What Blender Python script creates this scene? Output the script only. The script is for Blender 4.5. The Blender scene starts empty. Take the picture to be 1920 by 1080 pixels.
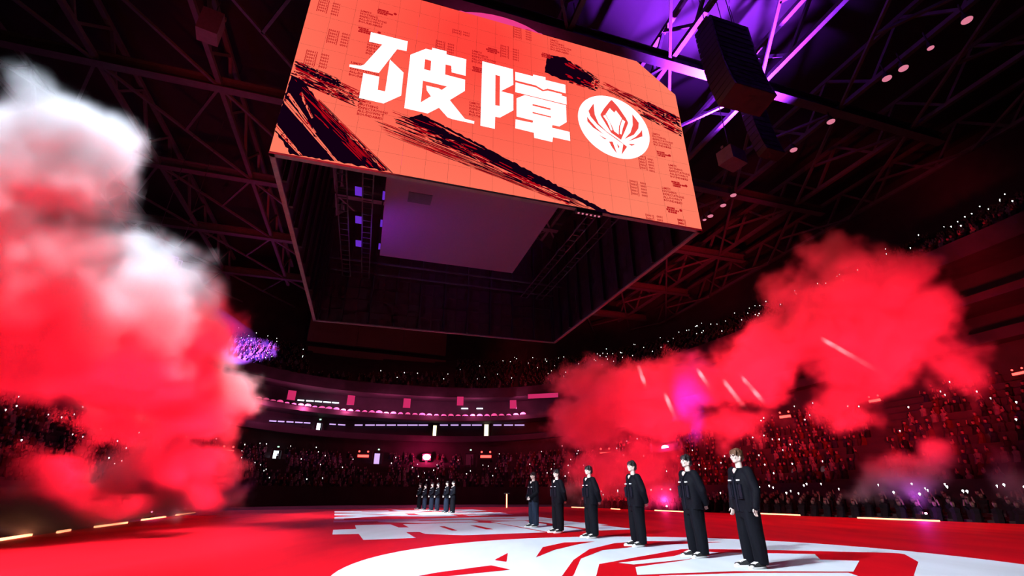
import bpy, bmesh, math, random
import numpy as np
from mathutils import Vector, Matrix, noise
from mathutils.geometry import tessellate_polygon

random.seed(7); RNG = np.random.default_rng(7)
SC = bpy.context.scene
COL = SC.collection
PI = math.pi

# ------------------------------------------------------------------ camera
FPX = 859.0; PITCH = math.atan2(385, 859); CAMH = 1.15
cd = bpy.data.cameras.new('camera'); cam = bpy.data.objects.new('camera', cd); COL.objects.link(cam)
cd.sensor_width = 36.0; cd.lens = 36.0 * FPX / 1920.0; cd.clip_end = 400; cd.clip_start = 0.05
cam.location = (0, 0, CAMH); cam.rotation_euler = (PI / 2 + PITCH, 0, 0)
SC.camera = cam
# ------------------------------------------------------------------ world, exposure
w = bpy.data.worlds.new('world'); SC.world = w; w.use_nodes = True
w.node_tree.nodes['Background'].inputs[0].default_value = (0.5, 0.04, 0.12, 1)
w.node_tree.nodes['Background'].inputs[1].default_value = 0.003
vs = SC.view_settings; vs.view_transform = 'Standard'; vs.look = 'None'; vs.gamma = 1; vs.exposure = 0.0
vs.use_curve_mapping = False
cy = SC.cycles
cy.max_bounces = 4; cy.diffuse_bounces = 2; cy.glossy_bounces = 2; cy.volume_bounces = 0; cy.transparent_max_bounces = 12
cy.volume_step_rate = 3.0; cy.volume_max_steps = 128; cy.sample_clamp_indirect = 4.0
cy.use_denoising = True; cy.use_adaptive_sampling = True; cy.adaptive_threshold = 0.03; cy.adaptive_min_samples = 12

# ------------------------------------------------------------------ lamps
def aim(o, tgt):
    d = Vector(tgt) - o.location
    o.rotation_euler = d.to_track_quat('-Z', 'Y').to_euler()
def spot(loc, tgt, col, power, size, blend=0.3, rad=0.5):
    l = bpy.data.lights.new('stage_spot', 'SPOT'); l.color = col; l.energy = power
    l.spot_size = math.radians(size); l.spot_blend = blend; l.shadow_soft_size = rad
    o = bpy.data.objects.new('stage_spot', l); COL.objects.link(o); o.location = loc; aim(o, tgt); return o
RED = (1.0, 0.010, 0.032); PINK = (1.0, 0.02, 0.16); PURP = (0.33, 0.03, 1.0); WHT = (0.86, 0.93, 1.0)
# white keys for the performers and the printed floor (the last two are added face keys)
spot((-15, -4, 23), (1.5, 13, 0), WHT, 30000, 40, 0.35, 0.6)
spot((-24, 22, 27), (-6, 33, 0), WHT, 44000, 28, 0.4, 0.6)
spot((-8, -6, 27), (3, 12, 0), WHT, 5000, 40, 0.6, 0.6)
spot((-16, -4, 12), (2.4, 11.8, 0.4), WHT, 40000, 31, 0.6, 0.3)  # added face key for the front row, no fixture built
spot((-11, 22, 8), (-4.5, 34, 1.2), WHT, 20000, 36, 0.7, 0.3)  # added face key for the far row, unseen, hanging in mid-air
# red wash along the floor edges
spot((-4, 10, 24), (-18, 28, 0), RED, 14000, 40, 0.6, 1.0)
spot((6, 12, 24), (18, 27, 0), RED, 14000, 44, 0.6, 1.0)
# red floods on the left bank: low lamps that shine up into it
spot((-6.5, 7, 0.4), (-13, 11, 5.6), RED, 21000, 66, 0.6, 0.5)
spot((-8.5, 15, 0.4), (-15.5, 18, 5.4), RED, 26000, 70, 0.6, 0.5)
spot((-11, 24, 0.4), (-18.5, 27, 5.2), RED, 26000, 70, 0.6, 0.5)
# white lamps over the left bank
spot((-10, 3, 30), (-12.8, 8.5, 9), (0.72, 0.86, 1.0), 150000, 36, 0.5, 0.5)
spot((-21, 20, 30), (-17.2, 24, 10), (0.85, 0.9, 1.0), 110000, 24, 0.5, 0.5)
# red floods on the right bank
spot((5, 24, 2.5), (9.5, 42, 6.5), RED, 80000, 50, 0.7, 0.8)
spot((8, 20, 2.5), (15, 34, 8.5), RED, 110000, 50, 0.7, 0.8)
spot((13, 14, 2.5), (20.5, 26, 8.5), RED, 95000, 54, 0.7, 0.8)
# purple lamps: roof girders, far crowd block, smoke
spot((19, 31, 23.5), (17, 24.5, 31), PURP, 420000, 74, 0.8, 0.4)
spot((-12, 26, 15), (-5, 30, 19), PURP, 1200, 100, 0.8, 0.5)
spot((12, 28, 21), (15, 27, 30), PURP, 90000, 60, 0.8, 0.4)
spot((11.5, 35, 1.0), (14.2, 36, 8.5), PURP, 12000, 26, 0.8, 0.3)
# far stand, magenta wash
spot((-2, 48, 20), (-8, 68, 9), PINK, 3500, 80, 0.7, 0.6)

# ------------------------------------------------------------------ pixel -> place helpers
SP_, CP_ = math.sin(PITCH), math.cos(PITCH)
def ray(u, v):
    dx = (u - 960) / FPX; dv = (540 - v) / FPX
    return Vector((dx, CP_ - dv * SP_, SP_ + dv * CP_))
def on_z(u, v, z=0.0):
    d = ray(u, v); t = (z - CAMH) / d.z; return Vector((d.x * t, d.y * t, z))
def on_plane(u, v, p0, n):
    d = ray(u, v); o = Vector((0, 0, CAMH)); return o + d * ((Vector(p0) - o).dot(n) / d.dot(n))
def project(p):
    q = Vector(p) - Vector((0, 0, CAMH)); z = q.y * CP_ + q.z * SP_
    if z < 0.1: return (-9999, -9999, z)
    return 960 + FPX * q.x / z, 540 - FPX * (-q.y * SP_ + q.z * CP_) / z, z

# ------------------------------------------------------------------ materials
MATS = {}
def new_mat(name):
    m = bpy.data.materials.new(name); m.use_nodes = True; MATS[name] = m
    return m, m.node_tree.nodes, m.node_tree.links
def surf(name, col, rough=0.6, metal=0.0, var=0.15, scale=6.0, bump=0.0, spec=0.5, stretch=None, emit=None):
    """principled surface whose colour is varied by a procedural noise"""
    m, N, Lk = new_mat(name); b = N['Principled BSDF']
    tc = N.new('ShaderNodeTexCoord'); nz = N.new('ShaderNodeTexNoise'); nz.inputs['Scale'].default_value = scale
    nz.inputs['Detail'].default_value = 4
    src = tc.outputs['Object']
    if stretch:
        mp = N.new('ShaderNodeMapping'); mp.inputs['Scale'].default_value = stretch
        Lk.new(src, mp.inputs[0]); src = mp.outputs[0]
    Lk.new(src, nz.inputs['Vector'])
    r = N.new('ShaderNodeValToRGB'); r.color_ramp.elements[0].position = 0.3; r.color_ramp.elements[1].position = 0.7
    r.color_ramp.elements[0].color = tuple(c * (1 - var) for c in col) + (1,)
    r.color_ramp.elements[1].color = tuple(min(1, c * (1 + var)) for c in col) + (1,)
    Lk.new(nz.outputs[0], r.inputs[0]); Lk.new(r.outputs[0], b.inputs['Base Color'])
    b.inputs['Roughness'].default_value = rough; b.inputs['Metallic'].default_value = metal
    b.inputs['Specular IOR Level'].default_value = spec
    if bump:
        bp = N.new('ShaderNodeBump'); bp.inputs['Strength'].default_value = bump; bp.inputs['Distance'].default_value = 0.02
        Lk.new(nz.outputs[0], bp.inputs['Height']); Lk.new(bp.outputs[0], b.inputs['Normal'])
    return m
def glow(name, col, strength, sample=False):
    m, N, Lk = new_mat(name); N.remove(N['Principled BSDF'])
    e = N.new('ShaderNodeEmission'); e.inputs[0].default_value = tuple(col) + (1,); e.inputs[1].default_value = strength
    Lk.new(e.outputs[0], N['Material Output'].inputs[0])
    if not sample: m.cycles.emission_sampling = 'NONE'
    return m

M_BLACK = surf('black_metal', (0.012, 0.012, 0.014), 0.5)
M_STEEL = surf('painted_steel', (0.05, 0.047, 0.054), 0.5, 0.0, 0.2, 3)
M_RIM = surf('rim_light_spill', (0.17, 0.14, 0.15), 0.5, 0, 0.2, 4)  # pale tone stands in for LED light spill along the bottom edges
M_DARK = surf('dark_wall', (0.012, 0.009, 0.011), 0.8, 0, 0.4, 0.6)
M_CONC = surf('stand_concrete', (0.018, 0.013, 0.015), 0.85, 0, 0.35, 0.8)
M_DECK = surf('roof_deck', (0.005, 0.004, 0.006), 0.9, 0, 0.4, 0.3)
M_PANELBACK = surf('cabinet_back', (0.022, 0.007, 0.009), 0.6, 0.0, 0.4, 1.2)
M_SOFFIT = surf('soffit_fabric', (0.19, 0.09, 0.17), 0.8, 0, 0.06, 14, 0.1)
M_SOFFIT2 = surf('soffit_hatch', (0.06, 0.04, 0.06), 0.7)
M_SKIN = surf('skin', (0.84, 0.68, 0.61), 0.5, 0, 0.06, 18)
M_HAIR = surf('black_hair', (0.010, 0.008, 0.009), 0.45, 0, 0.4, 60, 0.3, stretch=(1, 1, 0.2))
M_HAIRB = surf('brown_hair', (0.10, 0.045, 0.022), 0.45, 0, 0.4, 60, 0.3, stretch=(1, 1, 0.2))
M_JACKET = surf('jacket_cloth', (0.003, 0.0033, 0.007), 0.75, 0, 0.3, 30, 0.15, spec=0.12)
M_JACKET2 = surf('jacket_panel', (0.008, 0.010, 0.018), 0.4, 0, 0.3, 40, spec=0.12)
M_TROUS = surf('trouser_cloth', (0.003, 0.0036, 0.007), 0.8, 0, 0.3, 24, 0.15, stretch=(1, 1, 0.15), spec=0.12)
M_TROUS_LIT = surf('lit_trouser_cloth', (0.014, 0.022, 0.042), 0.8, 0, 0.3, 24, 0.15, stretch=(1, 1, 0.15), spec=0.12)  # bluish lift from strong light on dark trousers, put into the colour
M_TEE = surf('undershirt', (0.006, 0.006, 0.009), 0.8)
M_WHITE = surf('white_rubber', (0.85, 0.85, 0.85), 0.5, 0, 0.04, 20)
M_CANVAS = surf('black_canvas', (0.012, 0.012, 0.014), 0.8, 0, 0.3, 40)
M_TAG = surf('white_tag', (0.9, 0.9, 0.92), 0.6, 0, 0.04, 60)
M_EYE = surf('eye_dark', (0.02, 0.012, 0.01), 0.2)
M_LIP = surf('lips', (0.55, 0.27, 0.25), 0.5, 0, 0.05, 30)
M_PALE = surf('pale_print', (0.72, 0.82, 0.93), 0.55, 0, 0.07, 1.2, 0, stretch=(1, 0.25, 1), spec=.1)
M_REDPRINT = surf('red_print', (0.60, 0.002, 0.008), 0.55, 0, 0.18, 0.9, 0, stretch=(1, 0.25, 1), spec=.1)
M_SEAM = surf('floor_seam', (0.25, 0.27, 0.3), 0.6)
M_GLOWW = glow('light_stick_glow', (0.85, 1.0, 0.95), 5)
M_GLOWRED = glow('red_led', (1.0, 0.05, 0.04), 5)
M_GLOWPK = glow('pink_flood', (1.0, 0.25, 0.45), 40)
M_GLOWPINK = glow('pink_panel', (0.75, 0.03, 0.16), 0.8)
M_GLOWSTRIP = glow('edge_strip', (1.0, 0.30, 0.14), 5)
M_GLOWCOOL = glow('cool_white', (0.80, 0.85, 1.0), 3)
M_GLOWWARM = glow('warm_white', (1.0, 0.85, 0.55), 2.0)
M_GLOWLAV = glow('lavender_ribbon', (0.72, 0.45, 1.0), 1.1)
M_GLOWGRN = glow('green_exit', (0.4, 1.0, 0.6), 2.5)
M_GLOWPUR = glow('purple_lens', (0.8, 0.7, 1.0), 30)
M_LENS = glow('lamp_glass_glow', (1.0, 0.28, 0.42), 0.7)  # weak glow paints pink reflections on unlit roof lamps; also beam lenses
M_GLOWVIO = glow('violet_rig_lamp', (0.22, 0.04, 0.9), 0.6)
M_RING = glow('ring_screen', (0.95, 0.05, 0.28), 0.9)

# ------------------------------------------------------------------ mesh helpers
def link(o, parent=None):
    COL.objects.link(o)
    if parent is not None: o.parent = parent
    return o
def mesh(name, V, F, mat, parent=None, smooth=False, mats=None, midx=None):
    me = bpy.data.meshes.new(name); me.from_pydata([tuple(v) for v in V], [], F)
    for mm in (mats or [mat]): me.materials.append(mm)
    if midx is not None: me.polygons.foreach_set('material_index', midx)
    if smooth: me.polygons.foreach_set('use_smooth', [True] * len(me.polygons))
    me.update()
    return link(bpy.data.objects.new(name, me), parent)
def tag(o, label, cat, group=None, kind=None):
    o['label'] = label; o['category'] = cat
    if group: o['group'] = group
    if kind: o['kind'] = kind
    return o
def struct(o, label=None):
    o['kind'] = 'structure'
    if label: o['label'] = label
    return o
def empty(name, loc=(0, 0, 0), rz=0.0):
    o = bpy.data.objects.new(name, None); COL.objects.link(o); o.location = loc; o.rotation_euler = (0, 0, rz)
    o.empty_display_size = 0.2; return o
def inst(o, parent=None, mtx=None):
    c = o.copy(); COL.objects.link(c); c.parent = parent
    if mtx is not None: c.matrix_local = mtx
    return c
class MB:
    def __init__(s): s.V = []; s.F = []; s.M = []
    def add(s, V, F, m=0):
        n = len(s.V); s.V += [tuple(v) for v in V]; s.F += [tuple(i + n for i in f) for f in F]; s.M += [m] * len(F)
    def box(s, c, sz, R=None, m=0):
        c = Vector(c); V = []
        for x in (-.5, .5):
            for y in (-.5, .5):
                for z in (-.5, .5):
                    p = Vector((x * sz[0], y * sz[1], z * sz[2])); V.append(c + (R @ p if R else p))
        s.add(V, [(0, 1, 3, 2), (4, 6, 7, 5), (0, 4, 5, 1), (2, 3, 7, 6), (0, 2, 6, 4), (1, 5, 7, 3)], m)
    def bar(s, p, q, wd, ht=None, m=0):
        p, q = Vector(p), Vector(q); d = q - p
        R = d.to_track_quat('Y', 'Z').to_matrix(); s.box((p + q) / 2, (wd, d.length, ht or wd), R, m)
    def tube(s, p, q, r1, r2=None, n=10, m=0, caps=True):
        p, q = Vector(p), Vector(q); r2 = r1 if r2 is None else r2
        R = (q - p).to_track_quat('Z', 'Y').to_matrix(); V = []
        for (c, r) in ((p, r1), (q, r2)):
            V += [c + R @ Vector((r * math.cos(2 * PI * i / n), r * math.sin(2 * PI * i / n), 0)) for i in range(n)]
        F = [(i, (i + 1) % n, n + (i + 1) % n, n + i) for i in range(n)]
        if caps: F += [tuple(range(n - 1, -1, -1)), tuple(range(n, 2 * n))]
        s.add(V, F, m)
    def ell(s, c, r, R=None, nu=14, nv=10, m=0):
        c = Vector(c); r = (r, r, r) if not hasattr(r, '__len__') else r; V = [c + (R @ Vector((0, 0, -r[2])) if R else Vector((0, 0, -r[2])))]
        for j in range(1, nv):
            a = -PI / 2 + PI * j / nv
            for i in range(nu):
                p = Vector((r[0] * math.cos(a) * math.cos(2 * PI * i / nu), r[1] * math.cos(a) * math.sin(2 * PI * i / nu), r[2] * math.sin(a)))
                V.append(c + (R @ p if R else p))
        V.append(c + (R @ Vector((0, 0, r[2])) if R else Vector((0, 0, r[2]))))
        F = [(0, 1 + (i + 1) % nu, 1 + i) for i in range(nu)]
        for j in range(nv - 2):
            o = 1 + j * nu
            F += [(o + i, o + (i + 1) % nu, o + nu + (i + 1) % nu, o + nu + i) for i in range(nu)]
        o = 1 + (nv - 2) * nu
        F += [(o + i, o + (i + 1) % nu, len(V) - 1) for i in range(nu)]
        s.add(V, F, m)
    def cap(s, p, q, r1, r2=None, n=12, m=0):
        """tapered capsule: two balls and the cone between them"""
        r2 = r1 if r2 is None else r2
        s.ell(p, r1, nu=n, nv=8, m=m); s.ell(q, r2, nu=n, nv=8, m=m); s.tube(p, q, r1, r2, n, m)
    def loft(s, rings, m=0):
        n = len(rings[0]); V = [p for r in rings for p in r]; F = []
        for j in range(len(rings) - 1):
            F += [(j * n + i, j * n + (i + 1) % n, (j + 1) * n + (i + 1) % n, (j + 1) * n + i) for i in range(n)]
        F += [tuple(range(n - 1, -1, -1)), tuple(range((len(rings) - 1) * n, len(rings) * n))]
        s.add(V, F, m)
    def poly(s, loops, fn, m=0):
        """flat polygon with holes, loops of 2D points, fn maps a 2D point to 3D"""
        P3 = [[Vector((x, y, 0)) for x, y in lp] for lp in loops]; flat = [p for lp in P3 for p in lp]
        tris = tessellate_polygon(P3); F = []
        for t in tris:
            a, b, c = (flat[i] for i in t)
            F.append(tuple(t) if (b - a).cross(c - a).z > 0 else tuple(reversed(t)))
        s.add([fn(p.x, p.y) for p in flat], F, m)
    def build(s, name, mat, parent=None, smooth=False, mats=None):
        return mesh(name, s.V, s.F, mat, parent, smooth, mats, s.M if mats else None)
def remeshed(name, mb, mat, voxel, parent=None, wrinkle=None, smooth_it=2):
    """fuse overlapping primitives into one continuous skin"""
    o = mb.build(name, mat); md = o.modifiers.new('r', 'REMESH'); md.mode = 'VOXEL'; md.voxel_size = voxel
    sm = o.modifiers.new('s', 'SMOOTH'); sm.iterations = smooth_it; sm.factor = 0.5
    dg = bpy.context.evaluated_depsgraph_get(); me = bpy.data.meshes.new_from_object(o.evaluated_get(dg))
    bpy.data.objects.remove(o); me.name = name
    me.materials.clear(); me.materials.append(mat)
    if wrinkle:
        amp, sx, sz = wrinkle
        for v in me.vertices:
            p = v.co; k = noise.noise(Vector((p.x * sx, p.y * sx, p.z * sz))) * amp
            v.co = p + v.normal * k
    me.polygons.foreach_set('use_smooth', [True] * len(me.polygons)); me.update()
    return link(bpy.data.objects.new(name, me), parent)

# ================================================================== the arena bowl
BC = Vector((-2.0, 27.0)); BTH = math.radians(17.0); BA, BB, BN = 27.0, 36.0, 2.6
def bowl(t, d):
    c, s = math.cos(t), math.sin(t)
    x = (BA + d) * math.copysign(abs(c) ** (2 / BN), c); y = (BB + d) * math.copysign(abs(s) ** (2 / BN), s)
    return Vector((BC.x + x * math.cos(BTH) - y * math.sin(BTH), BC.y + x * math.sin(BTH) + y * math.cos(BTH)))
def bowl_f(p, d):
    r = Vector((p[0], p[1])) - BC
    x = r.x * math.cos(BTH) + r.y * math.sin(BTH); y = -r.x * math.sin(BTH) + r.y * math.cos(BTH)
    return (abs(x) / (BA + d)) ** BN + (abs(y) / (BB + d)) ** BN, math.atan2(math.copysign(abs(y / (BB + d)) ** (BN / 2), y), math.copysign(abs(x / (BA + d)) ** (BN / 2), x))
def bowl_hit(u, v, d):
    """where the sight line meets the bowl surface at offset d"""
    r = ray(u, v); lo, hi = 0.0, 150.0
    for _ in range(50):
        m = (lo + hi) / 2
        if bowl_f((r.x * m, r.y * m), d)[0] < 1: lo = m
        else: hi = m
    p = Vector((0, 0, CAMH)) + r * lo; t = bowl_f(p, d)[1]
    q = bowl(t, d + 0.5) - bowl(t, d); return p, t, math.atan2(q.y, q.x)
NSEG = 160
TS = [2 * PI * i / NSEG for i in range(NSEG)]
c2 = lambda t: math.cos(t) ** 2
def strip(name, prof, mat):
    """sweep a (offset, height, extra height at the long sides) profile round the bowl"""
    V = []; F = []; n = len(prof)
    for t in TS:
        for d, z, k in prof:
            p = bowl(t, d); V.append((p.x, p.y, z + k * c2(t)))
    for i in range(NSEG):
        j = (i + 1) % NSEG
        F += [(i * n + a, j * n + a, j * n + a + 1, i * n + a + 1) for a in range(n - 1)]
    return struct(mesh(name, V, F, mat))
ROWS_L, ROWS_U = 12, 17
def low_row(i): return 0.4 + 10.6 * i / ROWS_L, 1.5 + 4.5 * i / ROWS_L, 3.0 * i / ROWS_L
def up_row(i): return 9.9 + 17.0 * i / ROWS_U, 16.2 + 9.0 * i / ROWS_U, 3.0
def steps(fn, n):
    out = []
    for i in range(n):
        d, z, k = fn(i); d2, z2, kk2 = fn(i + 1); out += [(d, z, k), (d2, z, k)]
    d, z, k = fn(n); return out + [(d, z, k)]
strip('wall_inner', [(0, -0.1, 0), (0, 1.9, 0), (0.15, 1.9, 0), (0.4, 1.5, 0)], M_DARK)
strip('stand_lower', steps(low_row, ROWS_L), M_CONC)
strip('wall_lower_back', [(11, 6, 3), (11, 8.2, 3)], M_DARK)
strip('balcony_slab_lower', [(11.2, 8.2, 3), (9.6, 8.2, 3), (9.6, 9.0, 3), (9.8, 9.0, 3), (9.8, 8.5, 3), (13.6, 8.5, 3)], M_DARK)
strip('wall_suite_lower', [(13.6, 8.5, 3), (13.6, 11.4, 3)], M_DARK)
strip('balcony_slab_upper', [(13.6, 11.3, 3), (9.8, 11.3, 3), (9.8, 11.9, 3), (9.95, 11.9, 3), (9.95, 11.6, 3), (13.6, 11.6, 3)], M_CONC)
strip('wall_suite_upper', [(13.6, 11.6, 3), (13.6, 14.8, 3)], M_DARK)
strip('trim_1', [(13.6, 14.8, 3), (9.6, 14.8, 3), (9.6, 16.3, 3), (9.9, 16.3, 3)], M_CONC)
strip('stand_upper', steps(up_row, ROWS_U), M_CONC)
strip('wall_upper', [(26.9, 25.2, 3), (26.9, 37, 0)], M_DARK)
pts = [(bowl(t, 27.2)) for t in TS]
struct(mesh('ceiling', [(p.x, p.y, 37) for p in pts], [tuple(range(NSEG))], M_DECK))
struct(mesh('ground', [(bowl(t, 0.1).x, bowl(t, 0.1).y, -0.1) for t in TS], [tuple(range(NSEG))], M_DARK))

# ------------------------------------------------------------------ stage floor
FL = [(-9.2, -2), (-10.4, 4), (-21.8, 37.6), (-12.5, 41.5), (-3.9, 46.4), (4.2, 48.2), (20.9, 21.0), (24.5, 14), (24, -2)]
n = len(FL)
fo = struct(mesh('floor', [(x, y, 0) for x, y in FL] + [(x, y, -0.1) for x, y in FL],
            [tuple(reversed(range(n)))[::-1]] + [(i, n + i, n + (i + 1) % n, (i + 1) % n) for i in range(n)], M_REDPRINT))

# the cube frame (also drives the floor print)
HB = 13.0
Apt = on_z(505, 283, CAMH + HB); Bpt = on_z(1316, 430, CAMH + HB)
CTH = math.atan2(Bpt.y - Apt.y, Bpt.x - Apt.x); CL = (Bpt - Apt).length
ex = Vector((math.cos(CTH), math.sin(CTH), 0)); ny = Vector((-math.sin(CTH), math.cos(CTH), 0))
def SCR(u, v):
    p = on_plane(u, v, Apt, ny) - Apt; return (p.dot(ex), p.z)
Z4 = lambda x, y: SCR(640 + x / 4.174, 40 + y / 4.174)
Z5 = lambda x, y: SCR(1070 + x / 3.857, 160 + y / 3.857)
def floor_text(s, z): return (0.74208564 * s + 2.06694184 * z - 22.73726422, -2.03890498 * s + 0.96620975 * z + 38.17139312)
GLYPH = [ # traced strokes: list of (loops) in the enlarged view's pixels
 [[(232,88),(520,160),(510,237),(437,222),(293,408),(62,360),(65,340),(150,352),(178,342),(320,185),(217,163)]],
 [[(380,302),(487,405),(468,585),(330,647),(138,603),(172,408),(297,437),(285,540),(342,552)]],
 [[(540,265),(660,218),(708,228),(712,210),(823,238),(823,262),(977,300),(972,430),(862,403),(860,352),(815,342),(812,420),(968,460),(966,548),(848,620),(965,765),(1040,785),(1038,806),(870,770),(830,755),(763,680),(675,725),(492,683)],
  [(655,300),(702,312),(697,390),(648,378)], [(638,468),(825,513),(785,540),(760,527),(663,505),(668,545),(700,590),(622,637)]],
 [[(1102,315),(1342,378),(1345,500),(1248,550),(1345,575),(1345,700),(1240,757),(1203,750),(1200,845),(1087,820)],
  [(1205,422),(1240,432),(1238,665),(1203,660)]],
 [[(1360,398),(1497,432),(1500,420),(1597,440),(1597,462),(1752,500),(1755,567),(1612,530),(1580,540),(1520,505),(1360,465)]],
 [[(1362,480),(1425,497),(1520,520),(1572,550),(1615,545),(1725,573),(1720,583),(1760,595),(1762,655),(1360,557)]],
 [[(1370,605),(1435,580),(1757,660),(1762,792),(1705,826),(1650,815),(1647,835),(1785,868),(1790,940),(1655,910),(1650,948),(1508,915),(1505,875),(1360,840),(1362,770),(1495,797),(1500,780),(1370,748)],
  [(1495,650),(1637,685),(1635,697),(1495,662)], [(1495,712),(1640,748),(1638,757),(1495,722)]],
]
CHARS = [[0, 1, 2], [3, 4, 5, 6]]
EMB_RED = [
 [(163,135),(127,188),(142,228),(190,285),(262,345),(340,402),(378,428),(366,505),(405,447),(330,388),(255,335),(200,280),(172,215)],
 [(117,230),(119,263),(160,308),(237,358),(185,312),(140,262)],
 [(200,360),(245,393),(258,391)],
 [(287,113),(293,110),(299,113),(340,158),(372,205),(396,240),(411,268),(413,276),(400,310),(362,397),(290,345),(262,300),(215,222),(214,212),(240,170)],
 [(443,212),(490,275),(487,315),(455,360),(388,390),(430,345),(447,290)],
 [(513,325),(517,372),(413,408),(470,375),(500,345)],
 [(415,427),(468,430),(437,440)],
 [(275,410),(300,410),(333,497),(300,455)],
 [(332,425),(350,445),(345,462)],
]
EMB_WHITE = [
 [(250,213),(280,168),(312,200),(325,185),(368,243),(347,300),(345,360),(312,336),(290,285)],
 [(232,225),(248,216),(283,275),(300,328),(288,330),(262,268)],
 [(371,250),(392,265),(374,315),(365,360),(352,352),(355,300)],
]
LC = Z5(315, 300); LR = (Vector(Z5(57, 200)) - Vector(Z5(573, 370))).length / 2
def disc_pts(c, r, n=64): return [(c[0] + r * math.cos(2 * PI * i / n), c[1] + r * math.sin(2 * PI * i / n)) for i in range(n)]
def area2(lp): return sum(a[0] * b[1] - b[0] * a[1] for a, b in zip(lp, lp[1:] + lp[:1]))

# print on the floor: same layout as the screen, laid flat and larger
lay = lambda zz: (lambda x, y: (x, y, zz))
for ci, strokes in enumerate(CHARS):
    mb = MB()
    for g in strokes:
        loops = [[floor_text(*Z4(*p)) for p in lp] for lp in GLYPH[g]]
        mb.poly(loops, lay(0.004))
    mb.build('printed_character', M_PALE, fo)
rx = math.atan2(-2.0389, 0.74208); FK = 5.95 / LR; FCx, FCy = 3.1, 9.2
def floor_logo(s, z):
    a, b = (s - LC[0]) * FK, (z - LC[1]) * FK
    return (FCx + a * math.cos(rx) - b * math.sin(rx), FCy + a * math.sin(rx) + b * math.cos(rx))
mb = MB(); mb.poly([[floor_logo(*p) for p in disc_pts(LC, LR, 96)]], lay(0.004)); mb.build('printed_disc', M_PALE, fo)
mb = MB()
for lp in EMB_RED: mb.poly([[floor_logo(*Z5(*p)) for p in lp]], lay(0.008))
mb.build('printed_emblem', M_REDPRINT, fo)
mb = MB()
for lp in EMB_WHITE: mb.poly([[floor_logo(*Z5(*p)) for p in lp]], lay(0.012))
mb.build('printed_emblem_crown', M_PALE, fo)

# ------------------------------------------------------------------ roof steel
def bl(x, y, z):  # roof grid axes -> world
    return Vector((BC.x + x * math.cos(CTH) - y * math.sin(CTH), BC.y + x * math.sin(CTH) + y * math.cos(CTH), z))
def in_view(p, m=200):
    u, v, z = project(p); return z > 0 and -m < u < 1920 + m and -m < v < 1080 + m
for xi in range(-5, 6):
    x = xi * 8.0 + 4
    root = empty('roof_truss', bl(x, 0, 30)); root['kind'] = 'structure'; root.rotation_euler = (0, 0, CTH)
    ys = [y for y in range(-28, 45, 6)]
    for zz, nm in ((0, 'bottom_chord'), (3.2, 'top_chord')):
        m = MB(); m.bar((0, ys[0], zz), (0, ys[-1], zz), 0.34, 0.34); m.build(nm, M_STEEL, root)
    for a, b in zip(ys[:-1], ys[1:]):
        if not in_view(bl(x, a, 30)) and not in_view(bl(x, b, 30)): continue
        m = MB(); m.bar((0, a, 0), (0, (a + b) / 2, 3.2), 0.22); m.build('web_member', M_STEEL, root)
        m = MB(); m.bar((0, (a + b) / 2, 3.2), (0, b, 0), 0.22); m.build('web_member', M_STEEL, root)
for yi, y in enumerate((-19, -7, 5, 17, 29, 41)):
    root = empty('roof_girder', bl(0, y, 29.6)); root['kind'] = 'structure'; root.rotation_euler = (0, 0, CTH)
    for zz, wd, ht, nm in ((0, 0.7, 0.08, 'flange'), (0.45, 0.08, 0.9, 'girder_web'), (0.9, 0.7, 0.08, 'flange')):
        m = MB(); m.bar((-40, 0, zz), (40, 0, zz), wd, ht); m.build(nm, M_STEEL, root)
    for k in range(-5, 5):
        xa = k * 8.0 + 4
        if not in_view(bl(xa + 4, y + 6, 29)): continue
        m = MB(); m.bar((xa, 0, 0.2), (xa + 8, 12, 0.2), 0.2); m.build('brace', M_STEEL, root)
        m = MB(); m.bar((xa + 8, 0, 0.2), (xa + 4, 6, 0.2), 0.2); m.build('brace', M_STEEL, root)

# ================================================================== hanging video cube
def led_mat(name):
    m, N, Lk = new_mat(name); N.remove(N['Principled BSDF'])
    g = N.new('ShaderNodeNewGeometry'); vm = N.new('ShaderNodeVectorMath'); vm.operation = 'DISTANCE'
    ctr = Apt + ex * 8.5 + Vector((0, 0, 10.0)); vm.inputs[1].default_value = ctr
    Lk.new(g.outputs['Position'], vm.inputs[0])
    r = N.new('ShaderNodeValToRGB'); r.color_ramp.elements[0].position = 0.1; r.color_ramp.elements[1].position = 0.85
    r.color_ramp.elements[0].color = (1.0, 0.055, 0.042, 1); r.color_ramp.elements[1].color = (1.0, 0.205, 0.125, 1)
    mt = N.new('ShaderNodeMath'); mt.operation = 'DIVIDE'; mt.inputs[1].default_value = 15.0
    Lk.new(vm.outputs['Value'], mt.inputs[0]); Lk.new(mt.outputs[0], r.inputs[0])
    e = N.new('ShaderNodeEmission'); e.inputs[1].default_value = 1.0
    Lk.new(r.outputs[0], e.inputs[0]); Lk.new(e.outputs[0], N['Material Output'].inputs[0])
    return m
M_LED = led_mat('led_orange_picture')
M_LEDW = glow('led_white', (1, 1, 1), 1.15)
M_LEDK = glow('led_black', (0.006, 0.0, 0.006), 1.0)
M_LEDD = glow('led_dark_red', (0.42, 0.002, 0.008), 1.0)
M_LEDT = glow('led_text_red', (0.48, 0.008, 0.012), 1.0)
M_LEDR = glow('led_emblem_red', (0.90, 0.075, 0.06), 1.0)

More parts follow.
